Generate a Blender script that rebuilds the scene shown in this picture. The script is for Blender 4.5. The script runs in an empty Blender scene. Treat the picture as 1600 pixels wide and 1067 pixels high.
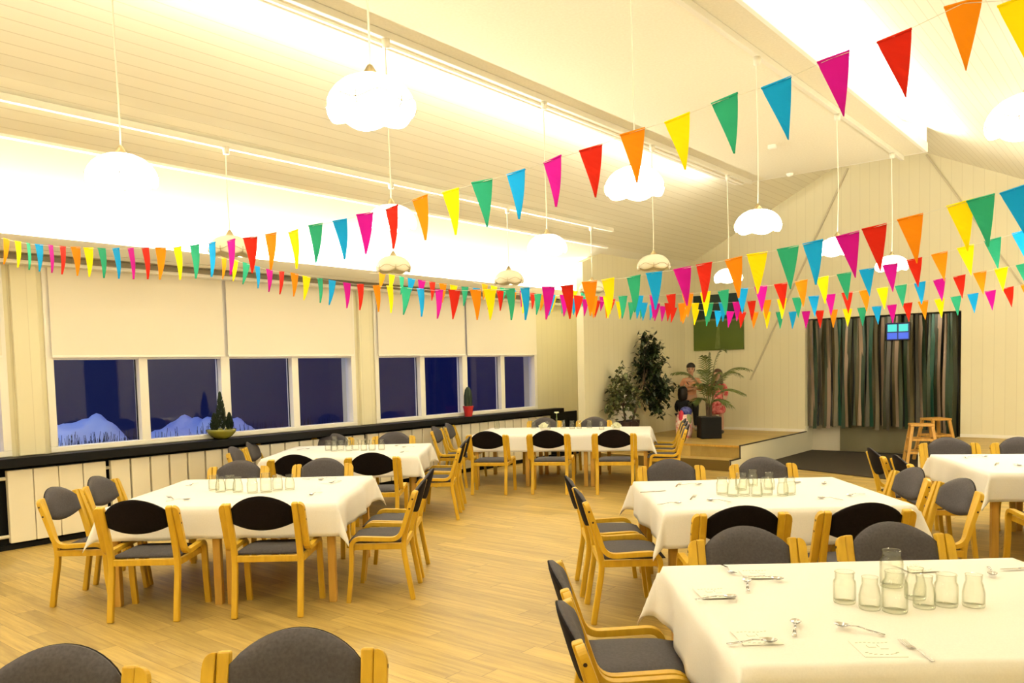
import bpy, bmesh, math, random
from math import sin, cos, pi, radians
from mathutils import Vector, Matrix

random.seed(7)
scene = bpy.context.scene
COL = scene.collection
YAW = 0.689          # the tables stand turned by this angle in the room

# ------------------------------------------------------------------ helpers
class MB:
    """collects shapes and links them as one mesh object"""
    def __init__(self):
        self.v = []; self.f = []; self.m = []; self.cur = 0
    def add(self, vs, fs):
        o = len(self.v)
        self.v += [tuple(p) for p in vs]
        for f in fs:
            self.f.append([i + o for i in f]); self.m.append(self.cur)
    def box(self, x0, x1, y0, y1, z0, z1, M=None):
        vs = [Vector((x, y, z)) for z in (z0, z1) for y in (y0, y1) for x in (x0, x1)]
        if M is not None: vs = [M @ p for p in vs]
        self.add(vs, [(0, 2, 3, 1), (4, 5, 7, 6), (0, 1, 5, 4), (2, 6, 7, 3), (0, 4, 6, 2), (1, 3, 7, 5)])
    def bar(self, a, b, w, h, up=(0, 0, 1)):
        a = Vector(a); b = Vector(b); d = (b - a); L = d.length; d.normalize()
        s = d.cross(Vector(up))
        if s.length < 1e-4: s = d.cross(Vector((0, 1, 0)))
        s.normalize(); u = s.cross(d)
        vs = []
        for p in (a, b):
            for q in (-1, 1):
                for r in (-1, 1):
                    vs.append(p + s * (w / 2 * q) + u * (h / 2 * r))
        self.add(vs, [(0, 1, 3, 2), (4, 6, 7, 5), (0, 4, 5, 1), (2, 3, 7, 6), (0, 2, 6, 4), (1, 5, 7, 3)])
    def tube(self, pts, r, n=8, cap=True):
        pts = [Vector(p) for p in pts]
        rs = r if isinstance(r, (list, tuple)) else [r] * len(pts)
        o = len(self.v); vs = []; fs = []
        prev = None
        for i, p in enumerate(pts):
            t = (pts[min(i + 1, len(pts) - 1)] - pts[max(i - 1, 0)]).normalized()
            a = Vector((0, 0, 1)) if abs(t.z) < .9 else Vector((1, 0, 0))
            if prev is not None: a = prev
            s = t.cross(a)
            if s.length < 1e-5: s = t.cross(Vector((0, 1, 0)))
            s.normalize(); u = s.cross(t); prev = u
            for k in range(n):
                th = 2 * pi * k / n
                vs.append(p + s * (rs[i] * cos(th)) + u * (rs[i] * sin(th)))
        for i in range(len(pts) - 1):
            for k in range(n):
                k2 = (k + 1) % n
                fs.append((i * n + k, i * n + k2, (i + 1) * n + k2, (i + 1) * n + k))
        if cap:
            fs.append(tuple(range(n))[::-1]); fs.append(tuple((len(pts) - 1) * n + k for k in range(n)))
        self.add(vs, fs)
    def lathe(self, prof, n=24, c=(0, 0, 0), mod=None):
        vs = []; fs = []
        for i, (r, z) in enumerate(prof):
            for k in range(n):
                th = 2 * pi * k / n
                rr, zz = (r, z) if mod is None else mod(i, r, z, th)
                vs.append((c[0] + rr * cos(th), c[1] + rr * sin(th), c[2] + zz))
        for i in range(len(prof) - 1):
            for k in range(n):
                k2 = (k + 1) % n
                fs.append((i * n + k, i * n + k2, (i + 1) * n + k2, (i + 1) * n + k))
        self.add(vs, fs)
    def prism(self, poly, y0, y1, axis='y'):
        """polygon of (x,z) pushed along y"""
        n = len(poly)
        if axis == 'y':
            vs = [(p[0], y0, p[1]) for p in poly] + [(p[0], y1, p[1]) for p in poly]
        elif axis == 'x':
            vs = [(y0, p[0], p[1]) for p in poly] + [(y1, p[0], p[1]) for p in poly]
        else:
            vs = [(p[0], p[1], y0) for p in poly] + [(p[0], p[1], y1) for p in poly]
        fs = [tuple(range(n)), tuple(range(2 * n - 1, n - 1, -1))]
        fs += [(i, i + n, (i + 1) % n + n, (i + 1) % n) for i in range(n)]
        self.add(vs, fs)
    def sweep(self, path, w, t, taper=None):
        """flat strip bent in the YZ plane: path of (y,z), width w along x, thickness t"""
        n = len(path); vs = []; fs = []
        for i, p in enumerate(path):
            a = Vector(path[max(i - 1, 0)]); b = Vector(path[min(i + 1, n - 1)])
            d = (b - a).normalized(); nr = Vector((-d.y, d.x))
            q = Vector(p)
            cut = taper(i, n) * w if taper else 0      # trims the outer (+x) edge
            for sx, sn in ((-1, -1), (1, -1), (1, 1), (-1, 1)):
                r = q + nr * (t / 2 * sn)
                vs.append((w / 2 * sx - (cut if sx > 0 else 0), r.x, r.y))
        for i in range(n - 1):
            for k in range(4):
                k2 = (k + 1) % 4
                fs.append((i * 4 + k, i * 4 + k2, (i + 1) * 4 + k2, (i + 1) * 4 + k))
        fs.append((3, 2, 1, 0)); fs.append(tuple((n - 1) * 4 + k for k in range(4)))
        self.add(vs, fs)
    def shift(self, dx=0, dy=0, dz=0, start=0):
        self.v[start:] = [(p[0] + dx, p[1] + dy, p[2] + dz) for p in self.v[start:]]
    def build(self, name, mat, parent=None, smooth=False, bevel=0, sub=0, loc=None, rz=0, solid=0):
        me = bpy.data.meshes.new(name)
        me.from_pydata(self.v, [], self.f)
        bm = bmesh.new(); bm.from_mesh(me)
        bmesh.ops.recalc_face_normals(bm, faces=bm.faces[:])
        bm.to_mesh(me); bm.free()
        mats = mat if isinstance(mat, (list, tuple)) else [mat]
        for m in mats: me.materials.append(m)
        if len(mats) > 1:
            for p, k in zip(me.polygons, self.m): p.material_index = k
        if smooth:
            for p in me.polygons: p.use_smooth = True
        o = bpy.data.objects.new(name, me); COL.objects.link(o)
        if parent is not None: o.parent = parent
        if loc is not None: o.location = loc
        o.rotation_euler[2] = rz
        if solid:
            s = o.modifiers.new('solid', 'SOLIDIFY'); s.thickness = solid; s.offset = 0
        if bevel:
            b = o.modifiers.new('bevel', 'BEVEL'); b.width = bevel; b.segments = 2; b.limit_method = 'ANGLE'
            b.harden_normals = False
        if sub:
            s = o.modifiers.new('sub', 'SUBSURF'); s.levels = sub; s.render_levels = sub
        return o

def empty(name, loc=(0, 0, 0), rz=0):
    o = bpy.data.objects.new(name, None); COL.objects.link(o)
    o.location = loc; o.rotation_euler = (0, 0, rz); o.empty_display_size = .1
    return o

def tag(o, label, cat, group=None, kind=None):
    o['label'] = label; o['category'] = cat
    if group: o['group'] = group
    if kind: o['kind'] = kind
    return o

def structure(o):
    o['kind'] = 'structure'; return o

def copy_tree(o, kids, loc, rz):
    c = o.copy(); COL.objects.link(c)
    c.location = loc; c.rotation_euler = (0, 0, rz)
    for ch, subs in kids:
        d = ch.copy(); COL.objects.link(d); d.parent = c
        for g in subs:
            e = g.copy(); COL.objects.link(e); e.parent = d
    return c
def kids_of(o): return [(c, list(c.children)) for c in o.children]

def W(x, y, z=0.0):
    """table layout coordinates (tables stand square to these) to room coordinates"""
    return Vector((x * cos(YAW) - y * sin(YAW), x * sin(YAW) + y * cos(YAW), z))

# ------------------------------------------------------------------ materials
def mat(name, col, rough=.5, metal=0, spec=.5, emit=None, estr=0):
    m = bpy.data.materials.new(name); m.use_nodes = True
    b = m.node_tree.nodes['Principled BSDF']
    b.inputs['Base Color'].default_value = (*col, 1)
    b.inputs['Roughness'].default_value = rough
    b.inputs['Metallic'].default_value = metal
    b.inputs['Specular IOR Level'].default_value = spec
    if emit:
        b.inputs['Emission Color'].default_value = (*emit, 1)
        b.inputs['Emission Strength'].default_value = estr
    return m

def nodes(m): return m.node_tree.nodes, m.node_tree.links, m.node_tree.nodes['Principled BSDF']

def noisy(m, c1, c2, scale=(20, 20, 20), detail=4, bump=0, dist=.01):
    n, l, b = nodes(m)
    tc = n.new('ShaderNodeTexCoord'); mp = n.new('ShaderNodeMapping'); mp.inputs['Scale'].default_value = scale
    t = n.new('ShaderNodeTexNoise'); t.inputs['Detail'].default_value = detail; t.inputs['Scale'].default_value = 1
    r = n.new('ShaderNodeMix'); r.data_type = 'RGBA'
    r.inputs[6].default_value = (*c1, 1); r.inputs[7].default_value = (*c2, 1)
    l.new(tc.outputs['Object'], mp.inputs['Vector']); l.new(mp.outputs[0], t.inputs['Vector'])
    cr = n.new('ShaderNodeMapRange'); cr.inputs[1].default_value = .3; cr.inputs[2].default_value = .7
    l.new(t.outputs['Fac'], cr.inputs[0]); l.new(cr.outputs[0], r.inputs[0])
    l.new(r.outputs[2], b.inputs['Base Color'])
    if bump:
        bp = n.new('ShaderNodeBump'); bp.inputs['Strength'].default_value = bump; bp.inputs['Distance'].default_value = dist
        l.new(t.outputs['Fac'], bp.inputs['Height']); l.new(bp.outputs[0], b.inputs['Normal'])
    return m

def boards(m, axis, pitch, base, groove, gw=.06, tone=.04):
    """tongue-and-groove boards: a thin dark groove every `pitch` metres across `axis`"""
    n, l, b = nodes(m)
    tc = n.new('ShaderNodeTexCoord'); sx = n.new('ShaderNodeSeparateXYZ')
    l.new(tc.outputs['Object'], sx.inputs[0])
    d = n.new('ShaderNodeMath'); d.operation = 'DIVIDE'; d.inputs[1].default_value = pitch
    l.new(sx.outputs[axis], d.inputs[0])
    fr = n.new('ShaderNodeMath'); fr.operation = 'FRACT'; l.new(d.outputs[0], fr.inputs[0])
    lt = n.new('ShaderNodeMath'); lt.operation = 'LESS_THAN'; lt.inputs[1].default_value = gw
    l.new(fr.outputs[0], lt.inputs[0])
    fl = n.new('ShaderNodeMath'); fl.operation = 'FLOOR'; l.new(d.outputs[0], fl.inputs[0])
    wn = n.new('ShaderNodeTexWhiteNoise'); wn.noise_dimensions = '1D'; l.new(fl.outputs[0], wn.inputs['W'])
    t1 = n.new('ShaderNodeMix'); t1.data_type = 'RGBA'
    t1.inputs[6].default_value = (*base, 1); t1.inputs[7].default_value = (*[c * (1 - tone) for c in base], 1)
    l.new(wn.outputs['Value'], t1.inputs[0])
    mx = n.new('ShaderNodeMix'); mx.data_type = 'RGBA'; mx.inputs[7].default_value = (*groove, 1)
    l.new(lt.outputs[0], mx.inputs[0]); l.new(t1.outputs[2], mx.inputs[6]); l.new(mx.outputs[2], b.inputs['Base Color'])
    bp = n.new('ShaderNodeBump'); bp.inputs['Strength'].default_value = .35; bp.inputs['Distance'].default_value = .004; bp.invert = True
    l.new(lt.outputs[0], bp.inputs['Height']); l.new(bp.outputs[0], b.inputs['Normal'])
    return m

def wood(m, c1, c2, scale=(3, 40, 40)):
    return noisy(m, c1, c2, scale, 3, .05, .002)

def floor_mat():
    m = mat('oak_planks', (.5, .32, .12), .38); n, l, b = nodes(m)
    tc = n.new('ShaderNodeTexCoord'); sx = n.new('ShaderNodeSeparateXYZ'); l.new(tc.outputs['Object'], sx.inputs[0])
    def math(op, a, bb=None):
        k = n.new('ShaderNodeMath'); k.operation = op
        l.new(a, k.inputs[0])
        if bb is not None:
            if isinstance(bb, (int, float)): k.inputs[1].default_value = bb
            else: l.new(bb, k.inputs[1])
        return k.outputs[0]
    row = math('DIVIDE', sx.outputs[1], .14); rf = math('FLOOR', row)
    wn = n.new('ShaderNodeTexWhiteNoise'); wn.noise_dimensions = '1D'; l.new(rf, wn.inputs['W'])
    off = math('ADD', math('DIVIDE', sx.outputs[0], 1.3), wn.outputs['Value'])
    cf = math('FLOOR', off)
    wn2 = n.new('ShaderNodeTexWhiteNoise'); wn2.noise_dimensions = '2D'
    cb = n.new('ShaderNodeCombineXYZ'); l.new(rf, cb.inputs[0]); l.new(cf, cb.inputs[1]); l.new(cb.outputs[0], wn2.inputs['Vector'])
    mp = n.new('ShaderNodeMapping'); mp.inputs['Scale'].default_value = (1.6, 22, 1)
    ad = n.new('ShaderNodeVectorMath'); ad.operation = 'ADD'
    l.new(tc.outputs['Object'], mp.inputs['Vector']); l.new(mp.outputs[0], ad.inputs[0])
    sc = n.new('ShaderNodeVectorMath'); sc.operation = 'SCALE'; sc.inputs[3].default_value = 30; l.new(wn2.outputs['Color'], sc.inputs[0])
    l.new(sc.outputs[0], ad.inputs[1])
    t = n.new('ShaderNodeTexNoise'); t.inputs['Scale'].default_value = 1.2; t.inputs['Detail'].default_value = 6; t.inputs['Roughness'].default_value = .65
    l.new(ad.outputs[0], t.inputs['Vector'])
    r = n.new('ShaderNodeValToRGB'); e = r.color_ramp.elements
    e[0].position = .28; e[0].color = (*FLOOR_D, 1); e[1].position = .62; e[1].color = (*FLOOR_L, 1)
    l.new(t.outputs['Fac'], r.inputs[0])
    tone = n.new('ShaderNodeMix'); tone.data_type = 'RGBA'; tone.blend_type = 'MULTIPLY'
    tr = n.new('ShaderNodeMapRange'); tr.inputs[3].default_value = .78; tr.inputs[4].default_value = 1.06
    l.new(wn2.outputs['Value'], tr.inputs[0]); l.new(r.outputs[0], tone.inputs[6]); tone.inputs[0].default_value = 1
    l.new(tr.outputs[0], tone.inputs[7])
    seam = math('LESS_THAN', math('FRACT', row), .018); seam2 = math('LESS_THAN', math('FRACT', off), .003)
    sm = math('MAXIMUM', seam, seam2)
    mx = n.new('ShaderNodeMix'); mx.data_type = 'RGBA'; mx.inputs[7].default_value = (*[c * .45 for c in FLOOR_D], 1)
    l.new(sm, mx.inputs[0]); l.new(tone.outputs[2], mx.inputs[6]); l.new(mx.outputs[2], b.inputs['Base Color'])
    rr = n.new('ShaderNodeMapRange'); rr.inputs[3].default_value = .34; rr.inputs[4].default_value = .5
    l.new(t.outputs['Fac'], rr.inputs[0]); l.new(rr.outputs[0], b.inputs['Roughness'])
    return m

def clear(name, tint, gloss=.9, rough=.02, power=.7, falloff=4, edge=None):
    """thin clear glass: passes light straight on, reflects at the edges"""
    m = bpy.data.materials.new(name); m.use_nodes = True; n = m.node_tree.nodes; l = m.node_tree.links
    n.remove(n['Principled BSDF']); out = n['Material Output']
    t = n.new('ShaderNodeBsdfTransparent'); t.inputs[0].default_value = (*tint, 1)
    g = n.new('ShaderNodeBsdfGlossy'); g.inputs['Color'].default_value = (gloss, gloss, gloss, 1); g.inputs['Roughness'].default_value = rough
    f = n.new('ShaderNodeLayerWeight'); f.inputs[0].default_value = .5
    p5 = n.new('ShaderNodeMath'); p5.operation = 'POWER'; p5.inputs[1].default_value = falloff
    l.new(f.outputs['Facing'], p5.inputs[0])
    if edge:
        em = n.new('ShaderNodeMix'); em.data_type = 'RGBA'; em.inputs[6].default_value = (*tint, 1); em.inputs[7].default_value = (*edge, 1)
        p2 = n.new('ShaderNodeMath'); p2.operation = 'POWER'; p2.inputs[1].default_value = 3.0; l.new(f.outputs['Facing'], p2.inputs[0])
        l.new(p2.outputs[0], em.inputs[0]); l.new(em.outputs[2], t.inputs[0])
    k = n.new('ShaderNodeMath'); k.operation = 'MULTIPLY_ADD'; k.inputs[1].default_value = power; k.inputs[2].default_value = .04
    l.new(p5.outputs[0], k.inputs[0])
    mx = n.new('ShaderNodeMixShader'); l.new(k.outputs[0], mx.inputs[0]); l.new(t.outputs[0], mx.inputs[1]); l.new(g.outputs[0], mx.inputs[2])
    l.new(mx.outputs[0], out.inputs[0])
    return m

CREAM = (.74, .685, .475)
FLOOR_L = (.545, .385, .115); FLOOR_D = (.33, .21, .05)
M = {}
M['wall'] = mat('cream_paint', CREAM, .6)
M['wall_v'] = boards(mat('cream_boards', CREAM, .6), 0, .16, CREAM, (.66, .605, .41), .05, .02)
M['wall_u'] = boards(mat('cream_side_boards', CREAM, .6), 1, .16, CREAM, (.66, .605, .41), .05, .02)
WHITE = (.87, .83, .68)
M['ceil'] = boards(mat('white_ceiling_boards', WHITE, .6), 0, .10, WHITE, (.70, .65, .50), .07, .03)
M['plaster'] = mat('white_plaster', (.9, .87, .76), .7)
M['raft'] = noisy(mat('acoustic_board', (.8, .76, .64), .8), (.75, .70, .54), (.70, .65, .49), (40, 40, 40), 2, .1, .003)
M['white_trim'] = mat('white_trim', (.84, .80, .70), .4)
M['grey_trim'] = mat('warm_grey_trim', (.25, .21, .135), .5)
M['blind'] = noisy(mat('blind_fabric', (.78, .68, .52), .8), (.80, .74, .61), (.76, .70, .57), (4, 300, 300), 2, .03, .001)
M['black'] = mat('black_paint', (.005, .005, .005), .6, 0, .2)
M['sill'] = mat('black_sill', (.004, .004, .004), .5, 0, .2)
M['radiator'] = mat('radiator_enamel', (.84, .78, .62), .35)
M['floor'] = floor_mat()
M['mat_dark'] = noisy(mat('dark_mat', (.03, .027, .015), .9), (.030, .019, .006), (.016, .011, .004), (60, 60, 60), 3, .3, .01)
M['batten'] = mat('grey_batten', (.54, .48, .33), .6)
M['stage_side'] = mat('stage_side_paint', (.70, .66, .50), .5)
M['nosing'] = mat('dark_nosing', (.02, .012, .008), .4)
M['beech'] = wood(mat('honey_beech', (.62, .36, .06), .38), (.64, .39, .022), (.54, .32, .016), (30, 30, 3))
M['table_wood'] = wood(mat('table_beech', (.6, .36, .1), .45), (.60, .35, .06), (.48, .26, .04), (30, 30, 3))
M['cushion'] = noisy(mat('charcoal_fabric', (.06, .05, .052), .9), (.066, .057, .060), (.044, .038, .041), (90, 90, 90), 3, .15, .002)
M['shell'] = noisy(mat('black_brown_fabric', (.006, .003, .003), .9, 0, .15), (.0075, .0038, .0035), (.004, .002, .002), (90, 90, 90), 3, .1, .002)
M['steel'] = mat('steel', (.6, .6, .6), .18, 1)
M['screw'] = mat('dark_screw', (.05, .03, .02), .4, .6)
M['cloth'] = noisy(mat('white_linen', (.86, .84, .80), .85), (.82, .795, .75), (.78, .755, .71), (160, 160, 160), 2, .12, .001)
M['card'] = mat('white_card', (.84, .82, .72), .6)
M['print'] = mat('card_print', (.22, .26, .14), .7)
M['jar'] = clear('jar_glass', (.975, .98, .955), .9, .03, .25, 4, (.55, .57, .46))
M['window_glass'] = clear('window_glass', (.96, .97, 1), 1, .0, .8, 4)
M['lamp_on'] = mat('lit_opal_glass', (.9, .88, .8), .25, emit=(1, .945, .80), estr=7)
M['lamp_off'] = mat('opal_glass', (.86, .82, .66), .25, emit=None)
M['bulb'] = mat('bulb', (1, 1, 1), .3, emit=(1, .9, .7), estr=12)
M['cord'] = mat('white_cord', (.8, .76, .62), .5)
M['fitting'] = mat('brass_fitting', (.5, .4, .22), .35, .8)
M['track'] = mat('white_track', (.72, .68, .55), .4)
M['string'] = mat('white_string', (.75, .72, .6), .7)
FL = dict(orange=(.78, .245, .002), yellow=(.95, .76, .001), green=(.022, .34, .19), blue=(.004, .33, .76), magenta=(.52, .003, .29), red=(.56, .016, .004))
for k, c in FL.items(): M['flag_' + k] = mat(k + '_paper', c, .8, 0, .15)
M['pot_black'] = mat('black_planter', (.004, .004, .004), .4, 0, .2)
M['pot_brown'] = mat('dark_brown_pot', (.03, .012, .010), .4)
M['pot_green'] = mat('olive_bowl', (.20, .19, .02), .25)
M['pot_red'] = mat('red_pot', (.42, .012, .010), .35)
M['soil'] = noisy(mat('soil', (.03, .02, .012), .95), (.035, .022, .012), (.015, .01, .006), (60, 60, 60), 3, .4, .01)
M['leaf'] = noisy(mat('ficus_leaf', (.02, .04, .012), .35), (.03, .05, .012), (.012, .022, .008), (6, 6, 6), 2)
M['leaf_light'] = noisy(mat('variegated_leaf', (.10, .13, .03), .4), (.15, .16, .05), (.02, .035, .010), (9, 9, 9), 2)
M['palm'] = noisy(mat('palm_leaf', (.07, .11, .02), .4), (.17, .19, .05), (.06, .09, .02), (4, 4, 4), 2)
M['bark'] = noisy(mat('bark', (.10, .06, .035), .8), (.13, .085, .05), (.06, .035, .02), (30, 30, 8), 3, .2, .004)
M['conifer'] = noisy(mat('conifer', (.012, .03, .01), .7), (.02, .04, .012), (.008, .016, .006), (60, 60, 60), 3, .4, .01)
M['skin'] = mat('skin', (.50, .28, .19), .5)
M['hair_dark'] = mat('dark_hair', (.012, .007, .005), .45)
M['hair_brown'] = mat('brown_hair', (.06, .022, .010), .45)
M['shirt'] = noisy(mat('salmon_shirt', (.62, .30, .17), .8), (.68, .34, .19), (.55, .25, .14), (12, 12, 12), 2)
M['trousers'] = mat('black_trousers', (.010, .010, .014), .8)
M['shoe'] = mat('pale_shoe', (.6, .56, .5), .5)
M['shoe_dark'] = mat('dark_shoe', (.02, .015, .015), .5)
M['eye'] = mat('eye', (.01, .008, .006), .2)
M['lips'] = mat('lips', (.35, .09, .07), .5)
M['dress'] = noisy(mat('pink_red_print', (.55, .08, .08), .8), (.75, .24, .22), (.38, .02, .03), (18, 18, 18), 1)
M['mat_black_clothes'] = mat('black_clothes', (.006, .006, .007), .8)
M['bag_red'] = mat('red_cloth', (.55, .03, .06), .7)
M['bag_blue'] = noisy(mat('blue_print', (.03, .04, .22), .7), (.02, .025, .2), (.12, .14, .4), (30, 30, 30), 1)
M['bag_green'] = mat('olive_cloth', (.24, .28, .12), .7)
M['bag_white'] = noisy(mat('pale_print', (.75, .6, .52), .7), (.85, .78, .7), (.65, .2, .2), (22, 22, 22), 1)
M['stool'] = wood(mat('stool_pine', (.62, .33, .07), .45), (.66, .36, .075), (.52, .26, .05), (30, 30, 3))
M['door_glass'] = noisy(mat('olive_door', (.13, .115, .06), .35), (.16, .14, .075), (.11, .095, .045), (2, 2, 1.2), 2)
M['jamb'] = mat('pale_jamb', (.55, .50, .38), .5)
M['plug'] = mat('black_plastic', (.01, .01, .01), .4)
M['petal'] = mat('cream_petal', (.82, .82, .6), .6)
M['stem'] = mat('green_stem', (.25, .33, .10), .6)
M['snow'] = noisy(mat('snow', (.82, .86, .92), .8), (.85, .88, .93), (.7, .75, .85), (3, 3, 3), 4, .3, .05)
M['dusk_wall'] = mat('dark_render', (.05, .06, .12), .8)
M['dusk_door'] = mat('dark_blue_door', (.02, .028, .06), .5)
M['shrub'] = mat('bare_shrub', (.03, .025, .02), .9)

JARS = {'near': [(-0.981, 3.227), (-0.878, 3.197), (-0.794, 3.216), (-0.894, 3.568), (-0.773, 3.436), (-0.717, 3.329), (-0.656, 3.402), (-0.571, 3.451)], 'left': [(-6.113, 3.517), (-5.963, 3.488), (-5.989, 3.591), (-5.834, 3.565), (-5.695, 3.609), (-5.626, 3.689), (-5.632, 3.802), (-5.581, 3.883)], 'mid': [(-2.513, 5.438), (-2.414, 5.397), (-2.356, 5.464), (-2.271, 5.482), (-2.234, 5.571), (-2.129, 5.601), (-2.108, 5.68), (-2.487, 5.925), (-2.484, 5.702), (-2.32, 5.835)], 'back': [(-7.942, 6.103), (-7.807, 6.08), (-7.797, 6.175), (-7.683, 6.207), (-7.685, 6.314), (-7.528, 6.309), (-7.457, 6.377), (-7.383, 6.463), (-8.326, 6.497), (-8.2, 6.603)], 'long': [(-8.196, 9.571), (-7.719, 9.901), (-7.391, 9.832), (-7.279, 10.079), (-7.074, 10.028), (-7.008, 10.121), (-6.93, 10.287), (-6.584, 10.097)]}
CUT = [('spoon', 'near', (-1.413, 3.298), -1.149, 0.2), ('spoon', 'near', (-1.283, 3.387), -2.881, 0.159), ('fork', 'near', (-1.496, 3.358), 2.328, 0.15), ('spoon', 'near', (-1.336, 3.023), -2.346, 0.15), ('spoon', 'near', (-1.044, 2.872), -1.259, 0.2), ('spoon', 'near', (-0.92, 2.906), -0.084, 0.19), ('fork', 'near', (-0.686, 2.86), -0.825, 0.15), ('spoon', 'near', (-1.012, 2.612), -2.373, 0.15), ('spoon', 'near', (-0.579, 3.944), 1.826, 0.15), ('knife', 'near', (-0.578, 4.102), 0.702, 0.15), ('fork', 'mid', (-3.008, 5.739), -1.271, 0.2), ('knife', 'mid', (-2.93, 5.365), -2.178, 0.15), ('spoon', 'mid', (-2.836, 5.772), -2.55, 0.169), ('fork', 'mid', (-2.64, 5.26), -1.283, 0.2), ('spoon', 'mid', (-2.57, 4.923), -2.256, 0.155), ('spoon', 'mid', (-2.486, 5.127), 0.075, 0.173), ('spoon', 'mid', (-1.885, 5.599), 0.019, 0.154), ('spoon', 'mid', (-1.742, 5.778), 1.124, 0.15), ('spoon', 'mid', (-2.046, 6.221), 1.813, 0.2), ('spoon', 'mid', (-2.222, 6.235), -2.483, 0.15), ('fork', 'left', (-5.982, 4.297), 1.184, 0.15), ('spoon', 'left', (-5.822, 4.347), 1.357, 0.15), ('spoon', 'left', (-5.562, 4.269), 1.863, 0.2), ('spoon', 'left', (-5.154, 3.763), 1.934, 0.2), ('fork', 'left', (-6.129, 3.126), -0.26, 0.2), ('spoon', 'left', (-5.807, 3.143), -2.115, 0.15), ('fork', 'left', (-6.543, 3.512), 2.119, 0.19), ('spoon', 'back', (-7.558, 6.832), 1.458, 0.15), ('spoon', 'back', (-7.339, 6.755), 1.326, 0.153), ('spoon', 'back', (-6.87, 6.3), 1.875, 0.2), ('spoon', 'back', (-8.31, 6.097), -1.674, 0.15), ('fork', 'far', (-1.469, 8.482), 1.928, 0.2), ('spoon', 'far', (-1.335, 8.73), -2.658, 0.15), ('fork', 'far', (-1.185, 8.241), -1.545, 0.2), ('spoon', 'far', (-0.995, 8.085), 1.982, 0.15)]
CARDS = [(-1.451, 3.049), (-1.424, 3.437), (-1.094, 2.63), (-0.732, 2.752), (-0.884, 3.937)]
FLAGS = {'a': (3.1, [(-0.406, 2.842), (-0.561, 2.878), (-0.775, 2.828), (-0.983, 2.81), (-1.197, 2.768), (-1.409, 2.756), (-1.62, 2.725), (-1.836, 2.711), (-2.054, 2.683), (-2.271, 2.671), (-2.493, 2.649), (-2.714, 2.642), (-2.934, 2.629), (-3.164, 2.627), (-3.39, 2.608), (-3.619, 2.604), (-3.846, 2.598), (-4.081, 2.602), (-4.311, 2.591), (-4.554, 2.605), (-4.789, 2.609), (-5.022, 2.619), (-5.269, 2.63), (-5.503, 2.639), (-5.748, 2.653), (-5.997, 2.676), (-6.238, 2.703), (-6.481, 2.725), (-6.735, 2.753), (-6.991, 2.781), (-7.246, 2.815), (-7.5, 2.849), (-7.766, 2.885), (-8.03, 2.926), (-8.292, 2.962), (-8.55, 3.004), (-8.802, 3.051), (-9.096, 3.111)]), 'b': (5.4, [(-0.711, 2.643), (-0.879, 2.618), (-0.985, 2.604), (-1.255, 2.559), (-1.462, 2.527), (-1.625, 2.5), (-1.845, 2.476), (-2.011, 2.457), (-2.225, 2.442), (-2.397, 2.425), (-2.621, 2.411), (-2.794, 2.396), (-3.028, 2.385), (-3.206, 2.372), (-3.438, 2.373), (-3.613, 2.368), (-3.833, 2.355), (-4.022, 2.36), (-4.273, 2.37), (-4.436, 2.377), (-4.67, 2.39), (-4.837, 2.398), (-5.097, 2.418), (-5.293, 2.434), (-5.539, 2.465), (-5.732, 2.493), (-5.969, 2.525), (-6.167, 2.547), (-6.41, 2.58), (-6.622, 2.611), (-6.861, 2.658), (-7.066, 2.696), (-7.299, 2.737), (-7.516, 2.792), (-7.753, 2.835), (-7.985, 2.879), (-8.224, 2.938), (-8.444, 2.997), (-8.685, 3.059), (-8.92, 3.106)])}

P_A, P_B, P_C, P_R, P_P, P_SKY, P_OUT, EXPO = 1050, 230, 380, 20, 22, 1.1, 170, .56
# ------------------------------------------------------------------ room shell
XW = -9.0      # window wall
XR = 1.3       # wall on the camera's right
YB = 15.05     # gable wall
YF = -4.0      # wall behind the camera
STG = .37      # stage height
XS = -7.75     # side wall of the stage
RX, RZ = -4.04, 5.51   # ridge
KL, KR = .50, .48
def roof(x): return RZ - (RX - x) * KL if x < RX else RZ - (x - RX) * KR

m = MB(); m.box(XW - .6, XR + .3, YF - .3, YB + .9, -.12, 0); structure(m.build('floor', M['floor']))

# window wall: parapet, piers, lintel
BAYS = [(-.85, 3.00), (3.36, 7.43), (7.79, 11.66)]
m = MB(); m.box(XW - .3, XW, YF, 13.6, 0, .93)
m.box(XW - .3, XW, YF, 13.6, 2.98, 3.6)
edges = [YF] + [e for b in BAYS for e in b] + [13.6]
for i in range(0, len(edges), 2): m.box(XW - .3, XW, edges[i], edges[i + 1], .93, 2.98)
structure(m.build('wall_left', M['wall_u']))
# pilaster boxes on the piers
for a, b in ((3.06, 3.30), (7.49, 7.73)):
    m = MB(); m.box(XW, XW + .05, a, b, .93, 2.90); structure(m.build('trim_1', M['wall_u'], bevel=.006))
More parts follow.
